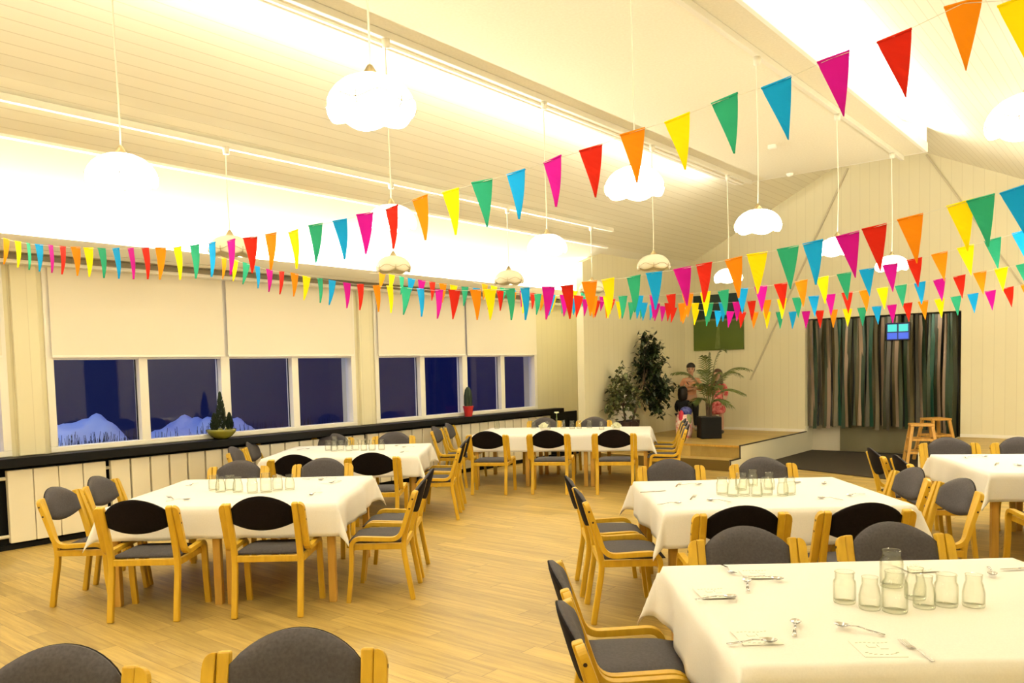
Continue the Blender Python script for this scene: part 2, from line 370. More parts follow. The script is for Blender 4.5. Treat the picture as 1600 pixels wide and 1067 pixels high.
# windows: frame, mullions, rail, glass
for i, (a, b) in enumerate(BAYS):
    w = MB(); w.box(XW - .12, XW + .02, a, b, .93, .985); w.box(XW - .12, XW + .02, a, b, 2.93, 2.98)
    w.box(XW - .12, XW + .02, a, a + .075, .985, 2.93); w.box(XW - .12, XW + .02, b - .075, b, .985, 2.93)
    w.box(XW - .12, XW + .005, a + .075, b - .075, 1.895, 1.945)
    st = (b - a) / 4
    for k in (1, 2, 3):
        wd = .05 if k != 2 else .06
        w.box(XW - .12, XW + .012, a + st * k - wd, a + st * k + wd, .985, 2.93)
    f = structure(w.build('window_%d' % (i + 1), M['white_trim'], bevel=.006))
    g = MB()
    for k in range(4):
        y0, y1 = a + st * k + .03, a + st * (k + 1) - .03; g.add([(XW - .06, y0, .98), (XW - .06, y1, .98), (XW - .06, y1, 1.91), (XW - .06, y0, 1.91)], [(0, 1, 2, 3)])
    gl = g.build('pane', M['window_glass'], f); gl['label'] = 'dark blue evening panes'
    g = MB(); g.add([(XW - .06, a + .05, 1.94), (XW - .06, b - .05, 1.94), (XW - .06, b - .05, 2.94), (XW - .06, a + .05, 2.94)], [(0, 1, 2, 3)]); g.build('upper_pane', M['window_glass'], f)
    s = MB()
    for k in range(1, 4):
        s.box(XW - .075, XW - .07, a + st * k - .065, a + st * k + .065, .985, 1.9)
    s.build('seal', M['black'], f)
# roller blinds: two to a bay
bl_lab = {0: 'cream roller blind at the left edge, half down', 1: 'left cream roller blind over the window with the green bowl plant',
          2: 'right cream roller blind over the window with the green bowl plant', 3: 'left cream roller blind above the red plant pot window',
          4: 'right cream roller blind above the far window, nearest the stage'}
blinds = [(-.80, 2.95), (3.41, 5.37), (5.42, 7.38), (7.84, 9.70), (9.75, 11.61)]
for i, (a, b) in enumerate(blinds):
    r = empty('roller_blind', (XW + .05, (a + b) / 2, 2.9)); tag(r, bl_lab[i], 'blind', 'cream roller blinds'); h = (b - a) / 2
    m = MB(); m.box(-.004, 0, -h, h, -.965, 0); m.build('blind_fabric', M['blind'], r)
    m = MB(); m.box(-.012, .008, -h, h, -.985, -.96); m.build('bottom_bar', M['white_trim'], r, bevel=.003)
    m = MB(); m.tube([(.0, -h, 0), (0, h, 0)], .022, 10); m.build('roller', M['white_trim'], r, smooth=True)
# cornice with the light trough on top
m = MB(); m.box(XW, XW + .36, YF, 12.9, 2.93, 2.965); m.box(XW + .33, XW + .36, YF, 12.9, 2.965, 3.10)
m.box(XW, XW + .30, YF, 12.9, 2.965, 2.98); m.box(XW, XW + .24, YF, 12.9, 2.88, 2.93)
structure(m.build('trim_2', M['grey_trim'], bevel=.004))
m = MB(); m.box(XW, XW + .20, YF, 12.9, 2.845, 2.88); structure(m.build('trim_3', M['white_trim']))
# sill board and skirting
m = MB(); m.box(XW, XW + .22, YF, 12.2, .835, .925); structure(m.build('trim_4', M['sill'], bevel=.006))
m = MB(); m.box(XW, XW + .02, YF, 12.9, 0, .835); structure(m.build('trim_5', M['black']))
m = MB(); m.box(XW + .02, XW + .07, YF, 12.9, 0, .05); structure(m.build('baseboard_left', M['black']))
# radiators under the sill
rad_lab = ['near', 'long', 'far']
spans = [(2.9, 3.86, 4, 'short cream panel radiator at the left, beside the black gap'), (3.90, 7.46, 16, 'long cream panel radiator under the window with the green bowl'),
         (7.50, 11.9, 20, 'long cream panel radiator under the far window with the red pot'), (-.9, 2.62, 16, 'cream panel radiator left of the black gap, at the picture edge')]
for a, b, n, lab in spans:
    r = empty('panel_radiator', (XW + .10, (a + b) / 2, .0)); tag(r, lab, 'radiator', 'panel radiators')
    p = (b - a) / n
    for k in range(n):
        g = .004 if n == 4 else .010
        m = MB(); y0 = a + p * k - (a + b) / 2
        m.box(-.03, .03, y0 + g, y0 + p - g, .075, .80); m.build('panel', M['radiator'], r, bevel=.006)
    for z in (.14, .72):
        m = MB(); m.tube([(-.02, a - (a + b) / 2 - .10, z), (-.02, b - (a + b) / 2 + .02, z)], .018, 8); m.build('pipe', M['radiator'], r, smooth=True)

# stage side wall (a free end faces the room)
m = MB(); m.prism([(11.38, 0), (YB, 0), (YB, roof(XS)), (11.95, roof(XS)), (11.38, 3.46)], XS - .14, XS, 'x')
structure(m.build('wall_stage_side', M['wall_u']))
# wall closing the window wall behind it
m = MB(); m.box(XW - .3, XS - .14, 13.6, 13.75, 0, 3.7); structure(m.build('wall_corner', M['wall']))

# gable wall with the passage opening
OX0, OX1, OZ = -5.29, -2.71, 2.47
m = MB()
m.box(XS - .2, OX0, YB, YB + .3, 0, 6); m.box(OX1, XR + .3, YB, YB + .3, 0, 6); m.box(OX0, OX1, YB, YB + .3, OZ, 6)
structure(m.build('wall_back', M['wall_v']))
# diagonal battens
for a, b, nm in (((-4.52, 5.10), (-6.35, 1.35), 'trim_6'), ((-3.25, 5.10), (-1.2, 1.75), 'trim_7')):
    m = MB(); m.bar((a[0], YB - .012, a[1]), (b[0], YB - .012, b[1]), .028, .022, (0, 1, 0)); structure(m.build(nm, M['batten']))
# skirting line on stage
m = MB(); m.box(XS, OX0, YB - .015, YB, STG, STG + .05); m.box(OX1, XR, YB - .015, YB, STG, STG + .05); structure(m.build('baseboard_back', M['white_trim']))
# walls not seen: camera side
m = MB(); m.box(XR, XR + .3, YF, 8.07, 0, 3.4); m.box(XR, XR + .3, 8.85, YB, 0, 3.4); m.box(XR, XR + .3, 8.07, 8.85, 2.1, 3.4)
structure(m.build('wall_right', M['wall_u']))
m = MB(); m.box(XR + .10, XR + .16, 8.07, 8.85, 0, 2.1); structure(m.build('door_1', M['dusk_door']))
m = MB(); m.prism([(XW - .3, 0), (XR + .3, 0), (XR + .3, 3.2), (RX, 5.8), (XW - .3, 3.2)], YF - .3, YF); structure(m.build('wall_rear', M['wall_v']))

# ceilings
def slab(name, x0, x1, y0, y1, mt, t=.08):
    m = MB(); m.prism([(x0, roof(x0)), (x1, roof(x1)), (x1, roof(x1) + t), (x0, roof(x0) + t)], y0, y1)
    return structure(m.build(name, mt))
slab('ceiling_left', -7.58, RX, YF, YB, M['ceil'])
slab('ceiling_right', RX, XR + .3, YF, YB, M['ceil'])
slab('ceiling_eaves', XW - .3, -7.58, YF, YB, M['plaster'])
m = MB(); m.box(-7.62, -7.56, YF, 11.9, roof(-7.59) - .012, roof(-7.59) + .03); structure(m.build('trim_8', M['white_trim']))
# hung ceiling raft below the ridge, light coves on both long edges
CX0, CX1, CE = -5.36, -2.64, 12.2
m = MB(); m.box(CX0, CX1, YF, CE, 4.5, 4.54); structure(m.build('ceiling_raft', M['raft']))
m = MB(); m.box(CX0 - .02, CX0 + .02, YF, CE, 4.49, 4.60); m.box(CX0 + .08, CX0 + .11, YF, CE, 4.478, 4.5); m.box(CX0 + .20, CX0 + .22, YF, CE, 4.485, 4.5)
structure(m.build('trim_9', M['white_trim']))
m = MB(); m.box(CX1 - .02, CX1 + .02, YF, CE, 4.49, 4.62); structure(m.build('trim_10', M['white_trim']))
m = MB(); m.prism([(CX0, 4.5), (CX1, 4.5), (CX1, roof(CX1) - .005), (RX, RZ - .005), (CX0, roof(CX0) - .005)], CE, CE + .04); structure(m.build('trim_11', M['white_trim']))
# end board of the window cove
m = MB(); m.prism([(XW, 2.98), (XW + .36, 2.98), (XW + .36, 3.1), (-8.2, roof(-8.2) - .02), (XW, roof(XW))], 12.86, 12.9); structure(m.build('trim_12', M['white_trim']))

# lamp tracks
for x, z, y1, lab in ((-2.94, 4.458, 12.38, 'white lamp track under the right edge of the hung ceiling'), (-5.08, 4.458, 12.1, 'white lamp track under the left edge of the hung ceiling'),
                      (-7.13, roof(-7.13) - .06, 11.36, 'white lamp track on the low boarded slope by the windows')):
    if y1 > CE: y1 = CE
    m = MB(); m.box(-.025, .025, YF - y1, 0, -.02, .04)
    o = m.build('lamp_track', M['track'], loc=(x, y1, z), bevel=.004); tag(o, lab, 'track', 'lamp tracks')

# stage, steps, side panels
m = MB(); m.box(XS, OX0, 12.12, YB, 0, STG); structure(m.build('floor_stage', M['floor']))
m = MB(); m.box(XS, OX0 - .02, 11.76, 12.12, 0, .17); structure(m.build('floor_step', M['floor']))
m = MB(); m.box(OX1, XR, 12.3, YB, 0, STG); structure(m.build('floor_platform', M['floor']))
m = MB(); m.prism([(11.72, 0), (YB + .62, 0), (YB + .62, STG + .1), (YB + .02, STG + .1), (YB + .02, STG), (12.08, STG), (12.08, .17), (11.72, .17)], OX0, OX0 + .03, 'x')
structure(m.build('trim_13', M['stage_side']))
m = MB(); m.bar((OX0 + .015, YB, STG + .008), (OX0 + .015, 12.08, STG + .008), .034, .016); m.bar((OX0 + .015, 12.085, STG), (OX0 + .015, 12.085, .17), .034, .016, (1, 0, 0)); m.bar((OX0 + .015, 12.08, .178), (OX0 + .015, 11.72, .178), .034, .016)
m.bar((OX0 + .015, 11.725, .17), (OX0 + .015, 11.725, 0), .034, .016, (1, 0, 0))
structure(m.build('trim_14', M['nosing']))
m = MB(); m.box(XS, OX0, 12.105, 12.115, STG - .03, STG + .002); structure(m.build('trim_15', M['table_wood']))
m = MB(); m.box(-2.74, OX1, 12.3, YB, 0, STG); structure(m.build('trim_16', M['stage_side']))
# passage back: jamb strip, door leaf, dark mat
m = MB(); m.box(-5.26, OX1, YB + .32, YB + .40, 0, OZ + .1); structure(m.build('wall_passage', M['jamb']))
m = MB(); m.box(-4.74, OX1, YB + .27, YB + .32, 0.02, OZ); structure(m.build('door_2', M['door_glass']))
m = MB(); m.prism([(OX0 + .04, 12.75), (OX0 + .04, YB + .25), (-2.76, YB + .25), (-2.76, 11.9)], .002, .014, 'z')
tag(m.build('floor_mat', M['mat_dark']), 'dark mat lying in the passage before the strip curtain', 'mat')
# cabinet door panel on the stage side wall
m = MB(); m.box(0, .05, -.36, .36, 0, .80)
pn = m.build('wall_hatch', M['white_trim'], loc=(XS, 11.88 + .75, STG + .0), bevel=.006); tag(pn, 'low white hatch panel on the stage side wall', 'hatch')
m = MB(); m.box(0, .035, -.03, .03, -.03, .03); o = m.build('wall_socket', M['plug'], loc=(XS, 13.75, STG + .52), bevel=.008); tag(o, 'small black wall socket beside the potted fig tree', 'socket')

# outside the windows
m = MB(); m.box(-40, XW - .32, -20, 40, -.2, 0.0); o = structure(m.build('ground_outside', M['snow']))
m = MB(); m.box(-17.5, -17, 2, 30, 0, 3.6); m.prism([(-17.6, 3.6), (-16.9, 3.6), (-17.3, 4.2)], 2, 30); structure(m.build('wall_outside', M['dusk_wall']))
def snow_heap(name, cx, cy, rx, ry, h, seed):
    rnd = random.Random(seed); ph = [rnd.uniform(0, 6.28) for _ in range(8)]
    m = MB(); n = 28; vs = []; fs = []
    for i in range(n + 1):
        for j in range(n + 1):
            a = -1 + 2 * i / n; b = -1 + 2 * j / n; d = max(0, 1 - a * a) * max(0, 1 - b * b)
            bump = 1 + .10 * sin(4 * a + ph[0]) * cos(3 * b + ph[1]) + .06 * sin(9 * b + ph[2]) + .03 * sin(17 * a + 13 * b + ph[3])
            vs.append((a * rx, b * ry, h * d ** .38 * bump))
    for i in range(n):
        for j in range(n):
            fs.append((i * (n + 1) + j, (i + 1) * (n + 1) + j, (i + 1) * (n + 1) + j + 1, i * (n + 1) + j + 1))
    m.add(vs, fs); return m.build(name, M['snow'], smooth=True, loc=(cx, cy, 0))
tag(snow_heap('snow_heap', -12.6, 5.05, .9, .95, 1.03, 1), 'ploughed snow heap outside, seen left of the mullion', 'snow heap', 'snow heaps')
tag(snow_heap('snow_heap', -12.4, 6.98, 1.0, .98, 1.02, 3), 'longer snow heap outside, behind the green bowl plant', 'snow heap', 'snow heaps')
tag(snow_heap('snow_heap', -12.4, 3.45, 1.0, .7, .7, 5), 'low snow heap outside the leftmost window', 'snow heap', 'snow heaps')
m = MB(); rnd = random.Random(4)
for k in range(500):
    y = rnd.choice((rnd.uniform(3.0, 5.4), rnd.uniform(3.0, 8.5))); x = rnd.uniform(-11.3, -10.7); z = rnd.uniform(.78, 1.0)
    a = (x, y, 0); b = (x + rnd.uniform(-.1, .1), y + rnd.uniform(-.15, .15), z)
    m.tube([a, b], [.008, .003], 3, False)
o = m.build('bare_shrubs', M['shrub']); tag(o, 'low bare shrubs outside against the snow', 'shrubs', kind='stuff')
def conifer(mb, h, r, n, seed, c=(0, 0, 0), leafy=7):
    rnd = random.Random(seed)
    for k in range(n):
        t = rnd.random() ** .8; z = h * (.04 + .96 * t); rr = r * (1 - t) ** .75 * (.55 + .45 * min(1, t * 6)) + .006
        th = rnd.uniform(0, 6.283)
        p = Vector((c[0] + rr * .5 * cos(th), c[1] + rr * .5 * sin(th), c[2] + z))
        q = Vector((c[0] + rr * cos(th), c[1] + rr * sin(th), c[2] + z + rr * .5 + .03 * h))
        mb.tube([p, q], [.05 * r + .004, .002], 4, False)
# ------------------------------------------------------------------ pendant lamps
ORD = ['first', 'second', 'third', 'fourth', 'fifth', 'sixth', 'seventh', 'eighth', 'ninth', 'tenth', 'eleventh', 'twelfth']
def lamp_meshes():
    prof = [(.026, .128), (.05, .127), (.09, .120), (.135, .099), (.168, .071), (.190, .040), (.202, .010), (.205, -.014), (.200, -.036), (.188, -.052)]
    def md(i, r, z, th):
        lob = abs(sin(3 * th))       # six petals round the rim
        k = max(0, (i - 5) / 4)
        return r * (1 + .035 * k * (lob - .5)), z - .024 * k * lob * (1 if i >= 7 else .6) + .012 * k
    return prof, md
LAMPS = []
prof, md = lamp_meshes()
def make_lamp(on):
    r = empty('pendant_lamp', (0, 0, 0))
    m = MB(); m.lathe(prof, 60, (0, 0, 0), md); sh = m.build('lamp_shade', M['lamp_on'] if on else M['lamp_off'], r, smooth=True, solid=.006)
    # drawn petal edges
    m = MB()
    for k in range(6):
        th = pi / 3 * k
        m.tube([(.2095 * cos(th) * f, .2095 * sin(th) * f, z) for f, z in ((.985, .008), (1.0, -.014), (.975, -.034), (.915, -.047))], .0028, 5)
        pts = []
        for j in range(9):
            a = th + pi / 3 * (j / 8); pts.append((.2115 * cos(a), .2115 * sin(a), -.006 + .018 * cos(pi / 4 * (j - 4))))
        m.tube(pts, .0024, 5)
    m.build('petal_rim', M['fitting'], sh)
    m = MB(); m.tube([(0, 0, .125), (0, 0, .148), (0, 0, .185)], [.05, .034, .012], 14); m.build('cap', M['fitting'], r, smooth=True)
    m = MB(); m.lathe([(.001, .09), (.02, .08), (.03, .06), (.032, .035), (.022, .012), (.001, .005)], 14); m.build('bulb', M['bulb'] if on else M['lamp_off'], r, smooth=True)
    return r, kids_of(r)
lamp_on, on_kids = make_lamp(True); lamp_off, off_kids = make_lamp(False)
used = {True: False, False: False}
def place_lamp(x, y, z, top, on, lab):
    src, kids = (lamp_on, on_kids) if on else (lamp_off, off_kids)
    if not used[on]:
        o = src; used[on] = True; o.location = (x, y, z)
    else: o = copy_tree(src, kids, (x, y, z), random.uniform(0, 1))
    tag(o, lab, 'lamp', 'glass pendant lamps')
    m = MB(); n = 14; L = top - z
    m.tube([(.006 * sin(5 * k / n), .006 * cos(7 * k / n) - .006, .17 + (L - .17) * k / n) for k in range(n + 1)], .0055, 6)
    m.build('cord', M['cord'], o)
    m = MB(); m.tube([(0, 0, L - .07), (0, 0, L)], [.03, .035], 10); m.build('ceiling_rose', M['track'], o, smooth=True)
LY = [2.55, 4.75, 6.95, 9.25, 11.5]
rowC = 'lit white glass pendant, %s from the camera on the right track'
for k, y in enumerate((2.58, 4.98, 7.16, 9.41, 11.68)): place_lamp(-2.94, y, 2.95, 4.44, True, rowC % ORD[k])
for k, (y, on) in enumerate(((2.40, 1), (4.64, 1), (6.81, 1), (9.05, 0), (11.26, 1))):
    place_lamp(-5.08, y, 2.95, 4.44, bool(on), ('lit' if on else 'unlit') + ' glass pendant, %s from the camera on the middle track' % ORD[k])
for k, y in enumerate((4.39, 6.52, 8.66, 10.73)):
    place_lamp(-7.13, y, 2.92, roof(-7.13) - .06, False, 'unlit cream glass pendant, %s from the camera in the window row' % ORD[k])
place_lamp(-.61, 5.12, 2.95, roof(-.69), True, 'lit white glass pendant cut by the right picture edge')
# small ceiling fittings
m = MB(); m.box(-.05, .05, -.03, .03, -.05, 0); o = m.build('motion_sensor', M['white_trim'], loc=(-4.05, 10.34, 4.5), bevel=.006); tag(o, 'small white box sensor on the hung ceiling', 'sensor')
m = MB(); m.lathe([(.001, -.045), (.03, -.042), (.05, -.02), (.055, 0)], 16); o = m.build('smoke_detector', M['white_trim'], smooth=True, loc=(-4.47, 12.1, 4.5)); tag(o, 'small round white smoke detector at the far edge of the hung ceiling', 'detector')
# ------------------------------------------------------------------ chairs
def bent(points, r=.05, n=6):
    """polyline in 2D with rounded corners"""
    P = [Vector(p) for p in points]; out = [P[0]]
    for i in range(1, len(P) - 1):
        a = (P[i - 1] - P[i]); b = (P[i + 1] - P[i]); d = min(r, a.length * .45, b.length * .45)
        p0 = P[i] + a.normalized() * d; p1 = P[i] + b.normalized() * d
        for k in range(n + 1):
            t = k / n; out.append((1 - t) ** 2 * p0 + 2 * t * (1 - t) * P[i] + t * t * p1)
    out.append(P[-1]); return [(p.x, p.y) for p in out]

def pad(front, w=.210):
    """one face layer of the arched backrest; front = cushion, else outer shell"""
    nx, nz = 16, 8; vs = []; fs = []
    def pt(i, j, layer):
        s = -1 + 2 * i / nx; t = j / nz
        zt = .778 + .092 * (1 - s * s) ** .85; zb = .668 - .046 * (1 - s * s)
        z = zb + (zt - zb) * t
        yl = -.205 - (z - .47) * .29 - .035 * (1 - s * s)
        e = (1 - abs(2 * t - 1) ** 5) * (1 - abs(s) ** 7)
        off = (.010 + .030 * e) if layer else 0
        if not front: off = -(.008 + .005 * e) if layer else -.0005
        return (s * w, yl + off, z)
    for layer in (0, 1):
        for i in range(nx + 1):
            for j in range(nz + 1): vs.append(pt(i, j, layer))
    q = (nx + 1) * (nz + 1)
    def id_(i, j, l): return l * q + i * (nz + 1) + j
    for l in (0, 1):
        for i in range(nx):
            for j in range(nz): fs.append((id_(i, j, l), id_(i + 1, j, l), id_(i + 1, j + 1, l), id_(i, j + 1, l)))
    for i in range(nx):
        for j in (0, nz): fs.append((id_(i, j, 0), id_(i + 1, j, 0), id_(i + 1, j, 1), id_(i, j, 1)))
    for j in range(nz):
        for i in (0, nx): fs.append((id_(i, j, 0), id_(i, j + 1, 0), id_(i, j + 1, 1), id_(i, j, 1)))
    m = MB(); m.add(vs, fs); return m

def make_chair():
    r = empty('armchair')
    side = bent([(.205, 0), (.175, .25), (.17, .478), (-.185, .462), (-.235, .62), (-.302, .812)], .075)
    rear = bent([(-.262, 0), (-.195, .40), (-.235, .58), (-.305, .815)], .08)
    sf = {}
    tip = [(side[-2][0] + (side[-1][0] - side[-2][0]) * k, side[-2][1] + (side[-1][1] - side[-2][1]) * k) for k in (.62, .74, .83, .90, .95, .98)]
    strip = side[:-1] + tip + [side[-1]]; cuts = [0, .04, .12, .24, .40, .56, .72]
    arch = lambda i, n: cuts[i - (n - 7)] if i >= n - 7 else 0
    for s in (-1, 1):
        m = MB(); m.sweep(strip, .042, .032, arch); m.v = [(s * (p[0] + .274), p[1], p[2]) for p in m.v]; sf[s] = m.build('side_frame', M['beech'], r, bevel=.005)
    for s in (-1, 1):
        m = MB(); m.sweep(rear, .042, .038); m.shift(dx=s * .230, dy=-.004); m.build('leg', M['beech'], r, bevel=.008)
    m = MB(); m.box(-.22, .22, -.222, -.197, .385, .43); m.box(-.258, .258, .15, .175, .38, .43)
    for s in (-1, 1): m.box(s * .245 - .012, s * .245 + .012, -.20, .16, .385, .43)
    m.build('seat_frame', M['beech'], r, bevel=.004)
    # seat cushion, domed
    n = 12; vs = []; fs = []
    for l in (0, 1):
        for i in range(n + 1):
            for j in range(n + 1):
                a = -1 + 2 * i / n; b = -1 + 2 * j / n
                e = (1 - a ** 6) * (1 - b ** 6)
                ww = .235 - .012 * (1 - l) * 0
                x = a * ww; y = -.185 + (b + 1) / 2 * .40
                z = (.432 + .02 * 0) if l == 0 else .446 + .026 * e - .012 * max(0, b) ** 3
                vs.append((x, y, z))
    q = (n + 1) ** 2
    for l in (0, 1):
        for i in range(n):
            for j in range(n): fs.append((l * q + i * (n + 1) + j, l * q + (i + 1) * (n + 1) + j, l * q + (i + 1) * (n + 1) + j + 1, l * q + i * (n + 1) + j + 1))
    for i in range(n):
        for j in (0, n):
            fs.append((i * (n + 1) + j, (i + 1) * (n + 1) + j, q + (i + 1) * (n + 1) + j, q + i * (n + 1) + j))
            fs.append((j * (n + 1) + i, j * (n + 1) + i + 1, q + j * (n + 1) + i + 1, q + j * (n + 1) + i))
    m = MB(); m.add(vs, fs); m.build('seat', M['cushion'], r, smooth=True)
    b = pad(True).build('backrest', M['cushion'], r, smooth=True); b['label'] = 'charcoal front cushion'
    b = pad(False).build('back_shell', M['shell'], r, smooth=True); b['label'] = 'near-black back cover'
    for s in (-1, 1):
        for z, y in ((.76, -.288), (.69, -.264)):
            m = MB(); m.tube([(s * .288, y, z), (s * .2965, y, z)], .007, 10); m.build('screw', M['screw'], sf[s])
    return r
chair0 = make_chair(); chair_kids = kids_of(chair0)
first = [True]
def place_chair(x, y, deg, label, group):
    p = W(x, y); rz = YAW + radians(deg)
    if first[0]:
        o = chair0; first[0] = False; o.location = p; o.rotation_euler = (0, 0, rz)
    else: o = copy_tree(chair0, chair_kids, p, rz)
    tag(o, label, 'chair', group)

G = 'honey beech armchairs with charcoal cushions'
TN = dict(left='left front table', back='table along the windows', long='long table by the stage', mid='centre right table', near='nearest table', far='table at the right edge')
# facing: 0 looks away from camera, 180 faces it, 90 looks left, -90 looks right
place_chair(-2.585, 5.73, 0, 'black-backed beech armchair at the left front table, left of its two near chairs', G)
place_chair(-1.735, 5.76, 0, 'black-backed beech armchair at the left front table, right of its two near chairs', G)
place_chair(-3.19, 6.12, -90, 'beech armchair at the left end of the left front table, nearer the camera', G)
place_chair(-3.19, 6.74, -90, 'beech armchair at the left end of the left front table, nearer the radiator', G)
place_chair(-1.03, 6.10, 90, 'side-on beech armchair at the right end of the left front table, nearer one', G)
place_chair(-1.03, 6.715, 90, 'side-on beech armchair at the right end of the left front table, farther one', G)
place_chair(-2.64, 7.38, 180, 'grey armchair facing the camera behind the jars of the left front table', G)
place_chair(-1.84, 7.42, 180, 'grey armchair facing the camera behind the left front table, right of the jars', G)
place_chair(-2.24, 8.50, 0, 'black-backed armchair at the window table, left of its two near chairs', G)
place_chair(-1.45, 8.52, 0, 'black-backed armchair at the window table, right of its two near chairs', G)
place_chair(-2.90, 9.22, -90, 'armchair at the left end of the window table, nearer the camera', G)
place_chair(-2.92, 9.88, -90, 'armchair at the left end of the window table, nearer the radiator', G)
place_chair(-.90, 9.20, 90, 'side-on armchair at the right end of the window table, nearer one', G)
place_chair(-.88, 9.83, 90, 'side-on armchair at the right end of the window table, farther one', G)
place_chair(-2.43, 10.50, 180, 'grey armchair against the radiator behind the window table, left one', G)
place_chair(-1.61, 10.55, 180, 'grey armchair against the radiator behind the window table, right one', G)
RL = -10.5
place_chair(-.285, 10.955, RL, 'black-backed armchair before the long stage table, leftmost of three', G)
place_chair(.525, 10.855, RL, 'black-backed armchair before the long stage table, middle of three', G)
place_chair(1.375, 10.70, RL, 'black-backed armchair before the long stage table, rightmost of three', G)
place_chair(-.82, 11.70, -90 + RL, 'armchair at the left end of the long stage table, nearer the camera', G)
place_chair(-.68, 12.36, -90 + RL, 'armchair at the left end of the long stage table, nearer the windows', G)
place_chair(.48, 12.88, 180 + RL, 'grey armchair behind the long stage table, by the flower vase', G)
place_chair(1.28, 12.74, 180 + RL, 'grey armchair behind the long stage table, by the wall hatch', G)
place_chair(2.08, 11.05, 90 + RL, 'armchair at the stage end of the long table, nearest of three side by side', G)
place_chair(2.19, 11.655, 90 + RL, 'armchair at the stage end of the long table, middle of three side by side', G)
place_chair(2.30, 12.26, 90 + RL, 'armchair at the stage end of the long table, farthest of three side by side', G)
place_chair(1.34, 4.97, 0, 'black-backed armchair before the centre right table, left one', G)
place_chair(2.07, 4.97, 0, 'black-backed armchair before the centre right table, right one', G)
place_chair(1.37, 6.64, 180, 'grey armchair behind the centre right table, left of the jars', G)
place_chair(2.17, 6.64, 180, 'grey armchair behind the centre right table, behind the jars', G)
place_chair(.77, 5.42, -90, 'side-on armchair at the left end of the centre right table, nearer one', G)
place_chair(.75, 6.06, -90, 'side-on armchair at the left end of the centre right table, farther one', G)
place_chair(2.73, 6.08, 90, 'armchair at the right end of the centre right table, farther one', G)
place_chair(2.75, 5.46, 90, 'armchair at the right end of the centre right table, nearer one', G)
place_chair(1.16, 3.68, 180, 'grey armchair behind the nearest table, left of the jars', G)
place_chair(1.91, 3.70, 180, 'grey armchair behind the nearest table, behind the jars', G)
place_chair(.50, 2.77, -90, 'armchair at the left end of the nearest table, cut by the bottom edge', G)
place_chair(.50, 3.375, -90, 'armchair at the left end of the nearest table, farther from the camera', G)
RF = -9.5
place_chair(3.70, 7.44, -90 + RF, 'dark-backed armchair at the left end of the right edge table, farther one', G)
place_chair(3.66, 6.86, -90 + RF, 'dark-backed armchair at the left end of the right edge table, nearer one', G)
place_chair(4.47, 7.98, 180 + RF, 'grey armchair behind the right edge table, before the stools', G)
place_chair(5.13, 7.84, 180 + RF, 'grey armchair behind the right edge table, cut by the picture edge', G)
place_chair(4.20, 6.15, RF, 'armchair before the right edge table, only its front leg and arm in view', G)
place_chair(-1.42, 2.11, 180, 'big grey chair back at the bottom left corner', G)
place_chair(-.71, 2.22, 180, 'big grey chair back at the bottom edge, left of centre', G)

# ------------------------------------------------------------------ tables and cloths
def table(x, y, w, d, deg, label):
    r = empty('dining_table', W(x, y), YAW + radians(deg)); tag(r, label, 'table', 'beech dining tables')
    m = MB(); m.box(-w / 2, w / 2, -d / 2, d / 2, .705, .733); m.build('tabletop', M['table_wood'], r, bevel=.004)
    m = MB()
    for s in (-1, 1):
        m.box(-w / 2 + .07, w / 2 - .07, s * (d / 2 - .05) - .012, s * (d / 2 - .05) + .012, .63, .705)
        m.box(s * (w / 2 - .05) - .012, s * (w / 2 - .05) + .012, -d / 2 + .07, d / 2 - .07, .63, .705)
    m.build('apron', M['table_wood'], r)
    for sx in (-1, 1):
        for sy in (-1, 1):
            m = MB(); cx = sx * (w / 2 - .045); cy = sy * (d / 2 - .045)
            m.box(cx - .028, cx + .028, cy - .028, cy + .028, 0, .705); m.build('leg', M['table_wood'], r, bevel=.006)

def cloth(cx, cy, w, d, deg, drop, label, seed, seam=None):
    """cloth lying on the table and hanging over all four sides, corners folded out"""
    rnd = random.Random(seed); ph = [rnd.uniform(0, 6.28) for _ in range(6)]
    nx, ny, nd = 36, 30, 8; vs = []; fs = []; idx = {}
    us = [-w / 2 - drop * (nd - k) / nd for k in range(nd)] + [-w / 2 + w * k / nx for k in range(nx + 1)] + [w / 2 + drop * (k + 1) / nd for k in range(nd)]
    vv = [-d / 2 - drop * (nd - k) / nd for k in range(nd)] + [-d / 2 + d * k / ny for k in range(ny + 1)] + [d / 2 + drop * (k + 1) / nd for k in range(nd)]
    z0 = .741
    for i, u in enumerate(us):
        for j, v in enumerate(vv):
            a = max(0, abs(u) - w / 2); b = max(0, abs(v) - d / 2); su = 1 if u > 0 else -1; sv = 1 if v > 0 else -1
            x = max(-w / 2, min(w / 2, u)); y = max(-d / 2, min(d / 2, v)); z = z0
            if a > 0 and b > 0:
                r = math.hypot(a, b); th = math.atan2(b, a); k = sin(2 * th)
                out = .32 * r * k
                x += su * (out * cos(th * 1.0) + .012 + .05 * r); y += sv * (out * sin(th * 1.0) + .012 + .05 * r)
                z -= r * (1 - .10 * k)
            elif a > 0:
                wv = .018 * sin(7 * v + ph[0]) + .010 * sin(17 * v + ph[1])
                x += su * (.012 + a * .05 + wv * a / drop); z -= a
            elif b > 0:
                wv = .018 * sin(6 * u + ph[2]) + .010 * sin(15 * u + ph[3])
                y += sv * (.012 + b * .05 + wv * b / drop); z -= b
            else:
                z += .0012 * sin(9 * u + ph[4]) * sin(8 * v + ph[5])
                if seam is not None and v < seam: z += .004
            idx[i, j] = len(vs); vs.append((x, y, z))
    for i in range(len(us) - 1):
        for j in range(len(vv) - 1): fs.append((idx[i, j], idx[i + 1, j], idx[i + 1, j + 1], idx[i, j + 1]))
    m = MB(); m.add(vs, fs)
    o = m.build('tablecloth', M['cloth'], smooth=True, loc=W(cx, cy), rz=YAW + radians(deg), solid=.003)
    tag(o, label, 'tablecloth', 'white tablecloths')

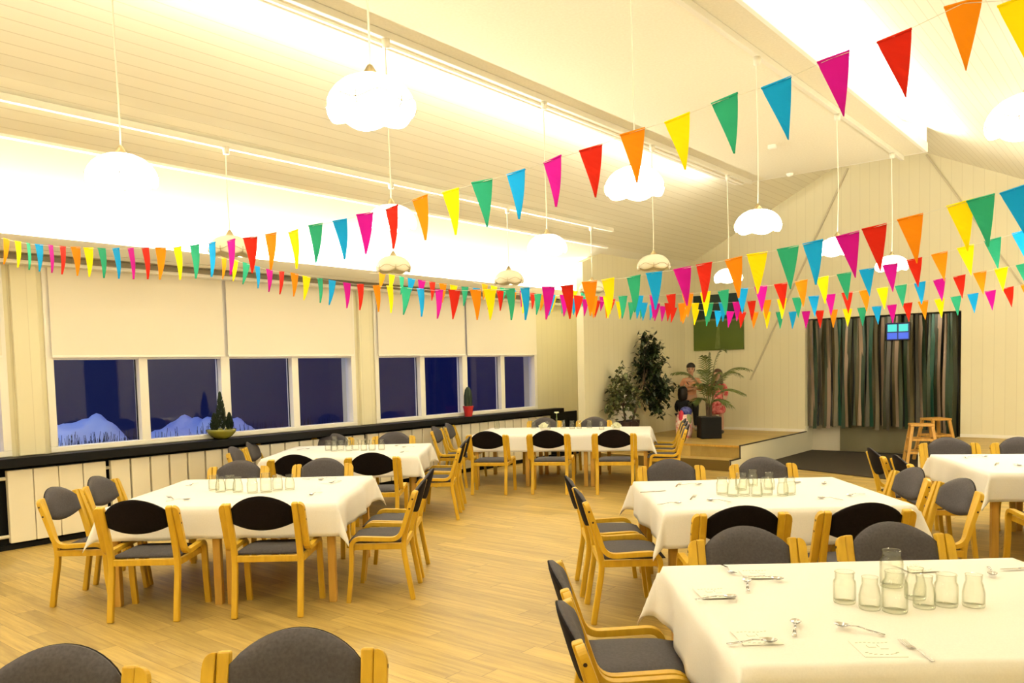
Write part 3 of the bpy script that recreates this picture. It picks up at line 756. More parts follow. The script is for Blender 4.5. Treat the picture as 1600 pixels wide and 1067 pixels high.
def group_tables(cx, cy, w, d, n, deg, nm, labs, seed, drop=.235, seam=None):
    tw = (w - .02) / n - .004
    c, s = cos(radians(deg)), sin(radians(deg))
    for k in range(n):
        lx = -w / 2 + .01 + (w - .02) * (k + .5) / n
        table(cx + lx * c, cy + lx * s, tw, d - .03, deg, labs[k])
    cloth(cx, cy, w, d, deg, drop, 'white cloth spread over the ' + nm, seed, seam)
group_tables(-2.155, 6.57, 1.71, 1.52, 2, 0, 'left front table', ['left half of the left front table, under the cloth', 'right half of the left front table, under the cloth'], 1)
group_tables(1.80, 5.86, 1.63, 1.37, 2, 0, 'centre right table', ['left half of the centre right table, under the cloth', 'right half of the centre right table, under the cloth'], 2)
group_tables(1.53, 3.105, 1.66, 1.31, 2, 0, 'nearest table, with place cards', ['left half of the nearest table, under the cloth', 'right half of the nearest table, under the cloth'], 3, .25, -.36)
group_tables(-1.95, 9.70, 1.76, 1.46, 2, 0, 'table along the windows', ['left half of the window table, under the cloth', 'right half of the window table, under the cloth'], 4)
group_tables(.78, 11.95, 2.52, 1.40, 3, RL, 'long table by the stage', ['left third of the long stage table, under the cloth', 'middle third of the long stage table, under the cloth', 'right third of the long stage table, under the cloth'], 5)
group_tables(4.855, 7.10, 1.66, 1.40, 2, RF, 'table at the right picture edge', ['left half of the right edge table, under the cloth', 'right half of the right edge table, out of frame'], 6)
# ------------------------------------------------------------------ jars, cutlery, cards
TZ = .7435
TOPN = dict(near='nearest table', left='left front table', mid='centre right table', back='window table', long='long stage table', far='right edge table')
def jar(kind):
    if kind == 0:
        p = [(.001, .006), (.036, .006), (.040, .002), (.042, .010), (.043, .075), (.041, .088), (.036, .096), (.036, .120), (.0385, .122), (.0365, .126), (.033, .120), (.033, .096), (.039, .085), (.040, .015), (.001, .012)]
    elif kind == 1:
        p = [(.001, .006), (.034, .006), (.038, .002), (.040, .010), (.040, .055), (.034, .085), (.029, .100), (.030, .122), (.031, .126), (.028, .122), (.026, .100), (.031, .085), (.037, .055), (.037, .015), (.001, .012)]
    else:
        p = [(.001, .006), (.040, .006), (.044, .002), (.046, .012), (.046, .10), (.044, .115), (.036, .128), (.035, .150), (.038, .152), (.036, .157), (.032, .150), (.033, .128), (.042, .112), (.043, .016), (.001, .012)]
    return p
jar_meshes = []
for k in range(3):
    m = MB(); m.lathe(jar(k), 28); o = m.build('glass_jar', M['jar'], smooth=True); jar_meshes.append(o.data); bpy.data.objects.remove(o)
for t, pts in JARS.items():
    order = sorted(range(len(pts)), key=lambda i: W(0, 0).x + pts[i][0] * cos(YAW) + pts[i][1] * sin(YAW))
    for rank, i in enumerate(order):
        k = (i * 7 + len(pts)) % 2 if t != 'near' else (0, 1, 2, 2, 1, 1, 0, 1)[i]
        if t == 'left' and i == 5: k = 2
        o = bpy.data.objects.new('glass_jar', jar_meshes[k]); COL.objects.link(o)
        o.location = (pts[i][0], pts[i][1], TZ); o.rotation_euler[2] = i
        shape = ('straight glass jar', 'tapered glass jar', 'tall glass jar')[k]
        tag(o, '%s on the %s, %s from the left among its jars' % (shape, TOPN[t], ORD[rank]), 'jar', 'glass jars used as tumblers')

def spoon_mesh(L):
    m = MB(); n = 8; vs = []; fs = []
    for l in (0, 1):
        for i in range(n + 1):
            for j in range(9):
                a = 2 * pi * j / 8; rr = i / n
                vs.append((.028 + .028 * rr * cos(a), .020 * rr * sin(a), .002 + .010 * rr ** 2 + (.0014 if l else 0)))
    q = 9 * (n + 1)
    for l in (0, 1):
        for i in range(n):
            for j in range(8): fs.append((l * q + i * 9 + j, l * q + (i + 1) * 9 + j, l * q + (i + 1) * 9 + j + 1, l * q + i * 9 + j + 1))
    m.add(vs, fs)
    for x0, x1, w0, w1, z0, z1 in ((.052, .085, .007, .006, .011, .014), (.085, L * .7, .006, .010, .014, .008), (L * .7, L, .010, .015, .008, .003)):
        m.add([(x0, -w0 / 2, z0), (x0, w0 / 2, z0), (x1, w1 / 2, z1), (x1, -w1 / 2, z1), (x0, -w0 / 2, z0 + .002), (x0, w0 / 2, z0 + .002), (x1, w1 / 2, z1 + .002), (x1, -w1 / 2, z1 + .002)],
              [(0, 1, 2, 3), (7, 6, 5, 4), (0, 4, 5, 1), (1, 5, 6, 2), (2, 6, 7, 3), (3, 7, 4, 0)])
    return m
def fork_mesh(L):
    m = MB()
    for k in range(4): m.bar((0, -.0105 + .007 * k, .010), (.048, -.0105 + .007 * k, .004), .0032, .002)
    m.box(.046, .066, -.0125, .0125, .003, .005)
    m.bar((.064, 0, .004), (.10, 0, .012), .007, .002); m.bar((.10, 0, .012), (L, 0, .003), .011, .002)
    return m
def knife_mesh(L):
    m = MB(); m.prism([(0, 0), (.012, -.009), (.09, -.010), (.09, .008), (.012, .006)], .001, .003, 'z'); m.box(.09, L, -.007, .007, 0, .006); return m
CUTW = {0: 'above the far left place card', 1: 'below the back place card, bowl to the right', 2: 'left of the back place card', 3: 'across the far left place card',
        4: 'upright, right of the near left place card', 5: 'pointing right, above the front place card', 6: 'slanting right of the front place card', 7: 'across the near left place card',
        8: 'right of all the jars', 9: 'at the far right, cut by the picture edge',
        10: 'at the far left corner', 11: 'lying flat at the far left', 12: 'at the back, left of the jars', 13: 'slanting near the front left', 14: 'lying flat near the front left corner', 15: 'at the front, below the jars',
        16: 'at the front, right of the jars', 17: 'near the front right corner', 18: 'at the far right', 19: 'at the back, just right of the jars',
        20: 'behind the jars, to their right', 21: 'at the back edge, right of the jars', 22: 'near the right end of the table', 23: 'right of the black chair back',
        24: 'between the two left chairs', 25: 'near the front left corner', 26: 'near the radiator end',
        27: 'at the back right of the table', 28: 'a little right of the jars', 29: 'at the front right of the table', 30: 'at the far left end',
        31: 'near the back left corner', 32: 'near the front left edge', 33: 'at the front, beside a spoon', 34: 'at the far right, cut by the picture edge'}
cm = {}
for i, (kind, t, p, ang, L) in enumerate(CUT):
    L = {'spoon': .175, 'fork': .185, 'knife': .21}[kind]
    if kind not in cm:
        b = {'spoon': spoon_mesh, 'fork': fork_mesh, 'knife': knife_mesh}[kind](L).build(kind, M['steel'], smooth=(kind == 'spoon')); cm[kind] = b.data; bpy.data.objects.remove(b)
    o = bpy.data.objects.new(kind, cm[kind]); COL.objects.link(o)
    front = {'near': .004}.get(t, 0)
    o.location = (p[0], p[1], TZ + front + .0012); o.rotation_euler[2] = ang
    if i in (3, 7): o.location[2] += .003
    tag(o, 'steel %s on the %s, %s' % (kind, TOPN[t], CUTW[i]), 'cutlery', 'steel cutlery')
CARDL = ['white printed place card at the far left of the nearest table', 'white printed place card at the back of the nearest table', 'white printed place card near the left front of the nearest table',
         'white printed place card at the front of the nearest table, beside the fork', 'white printed place card right of the jars on the nearest table']
for i, (x, y) in enumerate(CARDS):
    r = empty('place_card', (x, y, TZ + .0045), YAW + (.05, -.04, .03, -.06, .1)[i]); tag(r, CARDL[i], 'card', 'printed place cards')
    m = MB(); m.box(-.068, .068, -.076, .076, 0, .0012); sh = m.build('sheet', M['card'], r)
    m = MB()                      # dashed printed border and a squiggle of print
    for k in range(8):
        a = -1.2 + 2.4 * k / 7
        cx, cy = .055 * sin(a) * .95, -.058 + .03 * (1 - cos(a))
        m.bar((cx - .005, cy - .001, .0016), (cx + .005, cy + .001, .0016), .0016, .0006)
        m.bar((-.052 + .014 * k, .055 + .004 * sin(k), .0016), (-.044 + .014 * k, .055 + .004 * sin(k), .0016), .0016, .0006)
    m.bar((-.025, .01, .0016), (.0, .01, .0016), .0012, .0006); m.bar((-.025, .01, .0016), (-.025, .03, .0016), .0012, .0006, (0, 0, 1))
    m.bar((.008, -.006, .0016), (.034, -.006, .0016), .0012, .0006); m.bar((.01, .012, .0016), (.01, .034, .0016), .0012, .0006)
    m.build('print', M['print'], sh)

# flowers on the long table
t = empty('flower_vase', (-7.452, 10.147, TZ)); tag(t, 'slim glass vase with one yellow flower on the long stage table', 'vase')
m = MB(); m.lathe([(.001, .003), (.03, .003), (.032, .02), (.02, .07), (.014, .12), (.018, .15), (.016, .15), (.012, .12), (.018, .07)], 18); m.build('vase', M['jar'], t, smooth=True)
m = MB(); m.tube([(0, 0, .01), (.004, 0, .12), (-.006, .01, .22)], .003, 6); m.build('stem', M['stem'], t)
m = MB()
for k in range(9):
    a = 2 * pi * k / 9; c = Vector((-.006, .01, .225))
    m.tube([c, c + Vector((.035 * cos(a), .035 * sin(a), .018))], [.006, .010], 5)
m.build('flower', M['petal'], t)
for i, (x, y) in enumerate(((-7.334, 9.659), (-6.316, 10.08))):
    t = empty('flower_posy', (x, y, TZ)); tag(t, ('low white posy on the long stage table, left of the yellow flower', 'low pale green posy on the long stage table, at its right end')[i], 'flowers', 'low flower posies')
    m = MB(); m.lathe([(.001, .003), (.05, .003), (.06, .035), (.057, .035), (.048, .008), (.001, .008)], 18); m.build('bowl', M['white_trim'], t, smooth=True)
    m = MB(); rnd = random.Random(i)
    for k in range(70):
        a = rnd.uniform(0, 6.28); r = rnd.uniform(0, .075); z = .05 + .05 * (1 - (r / .075) ** 2) + rnd.uniform(-.01, .01)
        m.tube([(r * .5 * cos(a), r * .5 * sin(a), .03), (r * cos(a), r * sin(a), z), (r * 1.05 * cos(a), r * 1.05 * sin(a), z + .012)], [.002, .009, .012], 5)
    m.build('blossoms', M['petal'], t)

# ------------------------------------------------------------------ bunting
SEQ = ['yellow', 'orange', 'red', 'magenta', 'blue', 'green']
flag_data = {}
def flag_mesh(c):
    if c in flag_data: return flag_data[c]
    vs = []; fs = []; n = 8; w = .062; h = .235; hh = .008
    rows = [(0.0, 1)] + [(k / n, 1 - k / n) for k in range(1, n + 1)]
    for s in (-1, 1):
        for i, (t, ww) in enumerate(rows):
            for j in (-1, 0, 1):
                vs.append((w * max(ww, .02) * j, .0006 * s + .012 * sin(2.6 * t) * (1 + .3 * j) + .004 * j * t, -h * t + hh * (t == 0)))
    q = (n + 1) * 3
    for s in (0, 1):
        for i in range(n):
            for j in (0, 1): fs.append((s * q + i * 3 + j, s * q + (i + 1) * 3 + j, s * q + (i + 1) * 3 + j + 1, s * q + i * 3 + j + 1))
    for i in range(n):
        for j in (0, 2): fs.append((i * 3 + j, (i + 1) * 3 + j, q + (i + 1) * 3 + j, q + i * 3 + j))
    m = MB(); m.add(vs, fs)
    m.tube([(-w, 0, .003), (w, 0, .003)], .0045, 6)       # hem folded round the string
    o = m.build('pennant', M['flag_' + c], smooth=False); flag_data[c] = o.data; bpy.data.objects.remove(o)
    return flag_data[c]
def bunting(pts, start, ends, label):
    """pts: points from right to left along the string"""
    u = pts[-1][1]; r = empty('bunting', (ends[1][0], u, ends[1][1])); tag(r, label, 'bunting', 'strings of coloured paper pennants')
    L = Vector((ends[1][0], u, ends[1][1]))
    allp = [(ends[0][0], pts[0][1], ends[0][1])] + list(pts) + [(ends[1][0], u, ends[1][1])]
    m = MB(); m.tube([Vector(q) - L for q in allp], .0013, 5); m.build('string', M['string'], r)
    for i, (x, yy, z) in enumerate(pts):
        c = SEQ[(start + i) % 6]
        o = bpy.data.objects.new('pennant', flag_mesh(c)); COL.objects.link(o); o.parent = r
        a = pts[max(i - 1, 0)]; b = pts[min(i + 1, len(pts) - 1)]
        sl = math.atan2(a[2] - b[2], a[0] - b[0])
        o.location = Vector((x, yy, z)) - L; skew = math.atan2(a[1] - b[1], a[0] - b[0])
        rr = random.Random(i * 13 + int(pts[0][1] * 100))
        o.rotation_euler = (rr.uniform(-.10, .10), -sl + rr.uniform(-.04, .04), skew + rr.uniform(-.22, .22))
        o['label'] = c + ' paper pennant'
def slant(u, p, k0, k1):
    """a string that runs a little obliquely across the hall"""
    n = len(p) - 1
    return [(x * (k0 + (k1 - k0) * i / n), u * (k0 + (k1 - k0) * i / n), 1.7 + (z - 1.7) * (k0 + (k1 - k0) * i / n)) for i, (x, z) in enumerate(p)]
u, p = FLAGS['a']
p = slant(u, [(-.2, 2.93)] + p, 1.09, .9355)
bunting(p, 5, ((XR - .02, 2.9), (-8.66, 3.05)), 'nearest pennant string, sweeping from the top right corner down to the left edge')
u, p = FLAGS['b']
p = slant(u, [(-.5, 2.71)] + p, .82, .955)
bunting(p, 3, ((XR - .02, 2.9), (-8.66, 3.07)), 'second nearest pennant string, rising from the blinds to the right edge')
def poly_pts(co, first, pitch, end):
    out = []; x = first + 2 * pitch
    while x > end:
        z = 0
        for c in co: z = z * x + c
        out.append((x, z)); x -= pitch
    return out
p = poly_pts([.0013, .0472, .2986, 2.9591], -.978, .1998, -8.8)
p = slant(7.8, p, .955, .955)
bunting(p, 2, ((XR - .02, 2.9), (-8.66, 3.06)), 'third pennant string from the camera, ending above the second window')
p = poly_pts([.0257, .1986, 2.852], -1.415, .1958, -8.7)
p = slant(9.9, p, .97, .97)
bunting(p, 4, ((XR - .02, 2.9), (-8.66, 3.08)), 'fourth pennant string from the camera, ending above the red plant pot')
p = poly_pts([.0325, .2341, 2.8033], -1.547, .187, -8.0)
p = slant(11.36, p, 1, 1)
bunting(p, 0, ((XR - .02, 2.9), (-7.9, 3.0)), 'farthest pennant string, crossing the painting and the strip curtain top')
t = MB(); t.prism([(-.10, 0), (.10, .0), (.0, -.22)], -.001, .001)
o = t.build('pennant', M['flag_yellow'], loc=(-2.86, 12.0, 4.78)); tag(o, 'single yellow pennant showing above the hung ceiling edge', 'pennant')
tt = MB(); tt.tube([(-.1, 0, 0), (-.08, 0, roof(-2.9) - 4.78 - .02)], .002, 5); tt.tube([(.1, 0, 0), (.09, 0, roof(-2.77) - 4.78 - .02)], .002, 5); tt.build('string', M['string'], o)

# ------------------------------------------------------------------ strip curtain in the passage
r = empty('strip_curtain', ((OX0 + OX1) / 2, YB + .10, 2.45)); tag(r, 'shimmering strip curtain of green, grey and black ribbons in the passage', 'curtain')
pal = [(.003, .003, .003), (.018, .04, .018), (.085, .07, .03), (.27, .195, .14), (.06, .075, .045), (.012, .07, .045), (.075, .07, .055), (.14, .12, .08), (.03, .035, .015)]
for i, c in enumerate(pal): M['rib%d' % i] = mat(('black', 'dark green', 'olive', 'pinkish beige', 'grey green', 'teal', 'grey', 'beige', 'moss')[i].replace(' ', '_') + '_ribbon', c, .32 if i else .5, .25 if i else 0)
m = MB(); m.tube([(-1.28, 0, 0.0), (1.28, 0, 0)], .012, 8); m.build('rod', M['plug'], r)
seqs = [7, 3, 1, 0, 6, 2, 4, 3, 0, 2, 7, 5, 0, 1, 3, 8, 0, 4, 2, 3, 1, 0, 6, 5, 2, 7, 0, 3, 8, 6, 0, 2, 3, 4, 0, 1, 7, 2, 0, 6, 3, 1, 0, 4, 5, 8, 3, 0, 3, 1, 1, 8, 0]
n = len(seqs); rnd = random.Random(3)
for k, c in enumerate(seqs):
    x = -1.25 + 2.5 * (k + .5) / n; w = .5 * 2.5 / n * (1.35 if c else 1.0)
    bot = -1.98 + rnd.uniform(-.04, .04) + (.03 if c == 0 else 0)
    if k >= n - 5: bot = -2.08
    rows = 26; vs = []; fs = []; ph = rnd.uniform(0, 6.28); yo = rnd.uniform(-.03, .03) - (.0 if c == 0 else .01)
    if c == 0: yo = .05
    for s in (0, 1):
        for i in range(rows + 1):
            t = i / rows
            tw = .9 * sin(3.2 * t + ph)
            taper = 1 - .35 * t * (c == 0)
            dx = .012 * sin(5 * t + ph); dy = .015 * sin(4 * t + ph)
            for sd in (-1, 1):
                vs.append((x + dx + sd * w * taper * cos(tw * .6), yo + dy + sd * w * sin(tw * .6) + (.0015 if s else 0), bot * t))
    q = 2 * (rows + 1)
    for s in (0, 1):
        for i in range(rows): fs.append((s * q + 2 * i, s * q + 2 * i + 1, s * q + 2 * i + 3, s * q + 2 * i + 2))
    m = MB(); m.add(vs, fs); o = m.build('ribbon', M['rib%d' % c], r, smooth=True)
    o['label'] = ('black', 'dark green', 'olive', 'pinkish beige', 'grey green', 'teal', 'grey', 'beige', 'moss green')[c] + ' ribbon'
# blue reflection in the glass, added as a glowing panel before the curtain top
r = empty('glass_reflection', (-3.69, YB + .02, 2.17)); tag(r, 'small blue and turquoise reflection built as a glowing panel at the strip curtain top', 'built_reflection')
M['reflection_teal'] = mat('turquoise_reflection', (.02, .2, .2), .3, emit=(.05, .75, .72), estr=.6)
M['reflection_blue'] = mat('blue_reflection', (.02, .05, .3), .3, emit=(.06, .16, .95), estr=.5)
m = MB(); m.box(-.19, .19, 0, .03, -.15, .15); m.build('case', mat('dark_blue_backing', (.01, .02, .12), .3), r, bevel=.01)
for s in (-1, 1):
    m = MB(); m.box(s * .09 - .075, s * .09 + .075, -.006, 0, .0, .125); m.build('reflection_pane', M['reflection_teal'], r)
    m = MB(); m.box(s * .09 - .08, s * .09 + .08, -.006, 0, -.13, -.02); m.build('reflection_pane', M['reflection_blue'], r)
m = MB(); m.tube([(0, .015, .15), (0, .015, .32)], .006, 6); m.build('added_hanger', M['plug'], r)

# stools in the passage
def stool(loc, rz, lab, h=.64):
    r = empty('bar_stool', loc, rz); tag(r, lab, 'stool', 'pine stools')
    m = MB(); m.box(-.17, .17, -.17, .17, h - .035, h); m.build('seat', M['stool'], r, bevel=.01)
    for sx in (-1, 1):
        for sy in (-1, 1):
            m = MB(); m.bar((sx * .14, sy * .14, h - .035), (sx * .23, sy * .23, 0), .045, .045, (0, 1, 0)); m.build('leg', M['stool'], r, bevel=.005)
    for z, k in ((.22, .205), (.42, .175)):
        for s in (-1, 1):
            m = MB(); m.bar((-k, s * k, z), (k, s * k, z), .02, .035); m.build('rung', M['stool'], r)
            m = MB(); m.bar((s * k, -k, z), (s * k, k, z), .02, .035); m.build('rung', M['stool'], r)
stool((-3.02, 13.75, .014), .35, 'pine stool standing in the passage before the strip curtain', .66)
stool((-2.98, 14.55, .014), .8, 'second pine stool, close behind the first by the curtain', .70)

# ------------------------------------------------------------------ plants
def leaves(mb, pts, L, wd, rnd, droop=.6):
    for p in pts:
        th = rnd.uniform(0, 6.283); el = rnd.uniform(-1.2, .3) * droop
        d = Vector((cos(th) * cos(el), sin(th) * cos(el), sin(el))); s = d.cross(Vector((0, 0, 1))).normalized(); n = s.cross(d)
        l = L * rnd.uniform(.7, 1.2); w = wd * rnd.uniform(.8, 1.1)
        p = Vector(p); a = p; b = p + d * l * .45 + s * w - n * .004; c = p + d * l; e = p + d * l * .45 - s * w - n * .004; m_ = p + d * l * .45 + n * .004
        mb.add([a, b, c, e, m_], [(0, 1, 4), (1, 2, 4), (2, 3, 4), (3, 0, 4)])
def pot(r, rb, rt, h, mt, soil=True, n=28):
    m = MB(); m.lathe([(.001, 0), (rb, 0), (rt, h), (rt - .015, h), (rt - .02, h - .04), (.001, h - .04)], n); m.build('pot', mt, r, smooth=False, bevel=.004)
    m = MB(); m.lathe([(.001, h - .03), (rt - .018, h - .035)], n); m.build('soil', M['soil'], r)
def ficus(loc, lab, blobs, mt, trunkpath, seed, nl, name='potted_fig_tree', pot_=True):
    r = empty(name, loc); tag(r, lab, 'plant'); rnd = random.Random(seed)
    if pot_: pot(r, .12, .15, .34, M['pot_brown'])
    m = MB(); m.tube(trunkpath, [.026, .02, .014, .008][:len(trunkpath)], 8)
    pts = []; tot = sum(b[4] for b in blobs)
    for (x, y, z, R, wgt) in blobs:
        m.tube([trunkpath[-2], ((trunkpath[-2][0] + x) / 2, (trunkpath[-2][1] + y) / 2, (trunkpath[-2][2] + z) / 2 + .05), (x, y, z)], [.012, .008, .004], 6)
        tw = [(max(XS + .06 - loc[0], x + rnd.gauss(0, .55) * R), y + rnd.gauss(0, .55) * R, z + rnd.gauss(0, .6) * R) for _ in range(max(3, int(9 * wgt)))]
        for q in tw:
            m.tube([(x, y, z), q], [.004, .002], 4, False)
            for _ in range(int(nl * wgt / tot / len(tw))):
                f = rnd.uniform(.25, 1.15)
                pts.append((x + (q[0] - x) * f + rnd.gauss(0, .05), y + (q[1] - y) * f + rnd.gauss(0, .05), z + (q[2] - z) * f + rnd.gauss(0, .06)))
    m.build('trunk', M['bark'], r, smooth=True)
    pts = [q for q in pts if q[0] + loc[0] > XS + .09]
    lm = MB(); leaves(lm, pts, .125, .036, rnd, 1.0); lm.build('foliage', mt, r)
    return r
FX, FY = -8.0, 0
ficus((-7.51, 12.50, STG), 'tall dark weeping fig on the stage beside the person in the salmon shirt', [(.04, .52, 1.78, .12, 1.0), (.14, .57, 1.55, .23, 2.6), (.13, .47, 1.28, .30, 3.6), (.20, .57, 1.02, .32, 3.6), (.10, .6, .76, .26, 2.4), (.24, .47, .56, .13, 1.0), (-.08, .52, 1.20, .15, 1.0), (.32, .52, .84, .13, 1.0)],
      M['leaf'], [(0, 0, .24), (.04, .12, .6), (.07, .32, 1.0), (.12, .55, 1.4)], 5, 1750)
ficus((-7.43, 12.11, STG), 'lighter leafy fig in a dark pot left of the tall fig', [(-.02, .0, 1.07, .18, 1.4), (-.12, -.10, .86, .24, 1.8), (.07, .1, .86, .22, 1.6), (-.06, -.22, .68, .22, 1.4), (.12, 0, .64, .20, 1.2)],
      M['leaf_light'], [(0, 0, .24), (.02, .01, .40), (-.01, 0, .6), (0, 0, .9)], 8, 620)
# palm in the black planter
r = empty('potted_palm', (-6.34, 13.2, STG), YAW); tag(r, 'feathery palm in a square black planter on the stage', 'plant')
m = MB(); m.box(-.18, .18, -.18, .18, 0, .38); m.build('planter', M['pot_black'], r, bevel=.01)
m = MB(); m.box(-.165, .165, -.165, .165, .37, .385); m.build('soil', M['soil'], r)
m = MB()
for k in range(6): m.tube([(.03 * cos(k), .03 * sin(k), .37), (.05 * cos(k * 1.1), .05 * sin(k * 1.1), .62)], [.02, .012], 6)
m.build('stems', M['bark'], r)
rnd = random.Random(12)
FR = [(-.10, -.1, 1.45, .12), (.02, .0, 1.50, .05), (.25, -.1, 1.55, .3), (-.62, .05, 1.17, .25), (.75, .05, 1.20, .35), (.60, -.1, .78, .3), (.45, .1, .55, .25), (-.25, -.2, .95, .2), (.1, -.25, .9, .2), (-.05, .2, 1.2, .2), (.62, .15, 1.10, .4), (.28, -.25, .62, .2), (-.3, -.15, .65, .2), (.15, -.1, 1.15, .15)]
for x, y, z, arch in FR:
    m = MB(); p0 = Vector((x * .05, y * .05, .55)); p3 = Vector((x, y, z)); L = (p3 - p0).length
    c = p0 + Vector((x * .25, y * .25, (z - .55) * .8 + arch))
    N = 22; pts = [((1 - t) ** 2) * p0 + 2 * t * (1 - t) * c + t * t * p3 for t in [i / N for i in range(N + 1)]]
    m.tube(pts, [.008 * (1 - .8 * i / N) for i in range(N + 1)], 5)
    for i in range(5, N + 1):
        d = (pts[i] - pts[i - 1]).normalized(); s = d.cross(Vector((0, 0, 1)))
        s = s.normalized() if s.length > .01 else Vector((1, 0, 0))
        t = i / N; ll = .26 * sin(pi * (.12 + .82 * t)) + .03
        for q in (-1, 1):
            e = pts[i] + d * ll * .65 + s * (q * ll * .6) - Vector((0, 0, ll * .35 + rnd.uniform(0, .03)))
            mid = (pts[i] + e) / 2 + Vector((0, 0, .02)); nn = d * .010
            m.add([pts[i] - nn, mid - nn, e, mid + nn, pts[i] + nn], [(0, 1, 2, 3, 4)])
    m.build('frond', M['palm'], r)
# window-sill plants
r = empty('potted_conifer', (XW + .20 - .08, 5.24, .925)); tag(r, 'small dark conifer trio in an olive green bowl on the black sill', 'plant')
m = MB(); m.lathe([(.001, 0), (.07, 0), (.12, .03), (.165, .08), (.175, .115), (.165, .118), (.15, .085), (.10, .03), (.001, .02)], 28); m.build('bowl', M['pot_green'], r, smooth=True)
m = MB(); m.lathe([(.001, .10), (.155, .098)], 24); m.build('soil', M['soil'], r)
for (dy, dx, h, rr, sd) in ((.0, 0, .47, .075, 1), (-.10, .02, .22, .06, 2), (.10, .02, .22, .055, 3)):
    m = MB(); conifer(m, h, rr, 420, sd, (dx, dy, .09)); m.build('foliage', M['conifer'], r)
r = empty('potted_cactus', (XW + .14, 9.64, .925)); tag(r, 'dark column cactus in a red pot on the black sill', 'plant')
m = MB(); m.lathe([(.001, 0), (.06, 0), (.085, .15), (.09, .15), (.09, .17), (.075, .17), (.07, .14), (.001, .14)], 24); m.build('pot', M['pot_red'], r, smooth=False)
m = MB(); m.lathe([(.055, .14), (.062, .22), (.06, .34), (.045, .43), (.02, .475), (.001, .48)], 40, mod=lambda i, r_, z, th: (r_ * (1 + .12 * cos(10 * th)), z)); m.build('cactus', M['conifer'], r, smooth=True)

# ------------------------------------------------------------------ painting
M['paint'] = mat('painted_canvas', (.1, .15, .03), .6)
n_, l_, b_ = nodes(M['paint'])
tc = n_.new('ShaderNodeTexCoord'); sx = n_.new('ShaderNodeSeparateXYZ'); l_.new(tc.outputs['Object'], sx.inputs[0])
ns = n_.new('ShaderNodeTexNoise'); ns.inputs['Scale'].default_value = 5; ns.inputs['Detail'].default_value = 5; l_.new(tc.outputs['Object'], ns.inputs['Vector'])
ad = n_.new('ShaderNodeMath'); ad.operation = 'MULTIPLY_ADD'; ad.inputs[1].default_value = .07; l_.new(ns.outputs['Fac'], ad.inputs[0]); l_.new(sx.outputs[2], ad.inputs[2])
rp = n_.new('ShaderNodeValToRGB'); rp.color_ramp.interpolation = 'EASE'
e = rp.color_ramp.elements; e[0].position = 0; e[0].color = (.085, .125, .006, 1); e[1].position = .50; e[1].color = (.065, .11, .010, 1)
for pos, c in ((.53, (.16, .17, .06, 1)), (.56, (.006, .022, .016, 1)), (1, (.010, .030, .030, 1))):
    q = rp.color_ramp.elements.new(pos); q.color = c
mr = n_.new('ShaderNodeMapRange'); mr.inputs[1].default_value = -.52; mr.inputs[2].default_value = .62; l_.new(ad.outputs[0], mr.inputs[0]); l_.new(mr.outputs[0], rp.inputs[0]); l_.new(rp.outputs[0], b_.inputs['Base Color'])
r = empty('painting', (-7.0, YB - .001, 2.505)); tag(r, 'large unframed painting, dark green above olive field, on the gable wall', 'painting')
m = MB(); m.box(-.53, .53, -.04, 0, -.55, .555); m.build('canvas', M['paint'], r, bevel=.004)
m = MB(); m.prism([(-.07, -.52), (.05, -.52), (.03, -.02), (-.01, -.02)], -.0415, -.040); m.build('pale_path', noisy(mat('pale_path', (.15, .19, .05), .7), (.16, .20, .05), (.10, .14, .02), (14, 14, 9), 3), r)

# ------------------------------------------------------------------ people
def skin_body(name, nodes_, edges_, mt, parent=None, sub=2, root=0):
    me = bpy.data.meshes.new(name); me.from_pydata([n[0] for n in nodes_], edges_, [])
    me.materials.append(mt)
    o = bpy.data.objects.new(name, me); COL.objects.link(o)
    s = o.modifiers.new('skin', 'SKIN'); s.use_smooth_shade = True; s.branch_smoothing = .4
    if not me.skin_vertices: me.skin_vertices.new()
    for i, nd in enumerate(nodes_):
        rr = nd[1] if isinstance(nd[1], tuple) else (nd[1], nd[1])
        me.skin_vertices[0].data[i].radius = rr
        me.skin_vertices[0].data[i].use_root = (i == root)
    q = o.modifiers.new('sub', 'SUBSURF'); q.levels = sub; q.render_levels = sub
    if parent: o.parent = parent
    return o
class Rig:
    def __init__(self): self.n = []; self.e = []
    def add(self, p, r, prev=None):
        self.n.append((tuple(p), r)); i = len(self.n) - 1
        if prev is not None: self.e.append((prev, i))
        return i
    def chain(self, pts, prev=None):
        for p, r in pts: prev = self.add(p, r, prev)
        return prev
def hand(rig, wrist, wp, d, s, sc=1.0):
    """palm and five curled fingers; d = pointing direction, s = towards the thumb"""
    d = Vector(d).normalized(); s = (Vector(s) - d * Vector(s).dot(d)).normalized(); n = d.cross(s); wp = Vector(wp)
    palm = rig.add(wp + d * .045 * sc, (.026 * sc, .016 * sc), wrist)
    kn = rig.add(wp + d * .075 * sc, (.028 * sc, .013 * sc), palm)
    for k, (off, ln) in enumerate(((.022, .050), (.008, .058), (-.008, .054), (-.022, .042))):
        b = wp + d * .085 * sc + s * off * sc
        rig.chain([(b, .0075 * sc), (b + d * ln * .55 * sc + n * .008 * sc, .007 * sc), (b + d * ln * .9 * sc + n * .026 * sc, .006 * sc)], kn)
    rig.chain([(wp + d * .05 * sc + s * .032 * sc, .009 * sc), (wp + d * .078 * sc + s * .046 * sc + n * .012 * sc, .007 * sc)], palm)
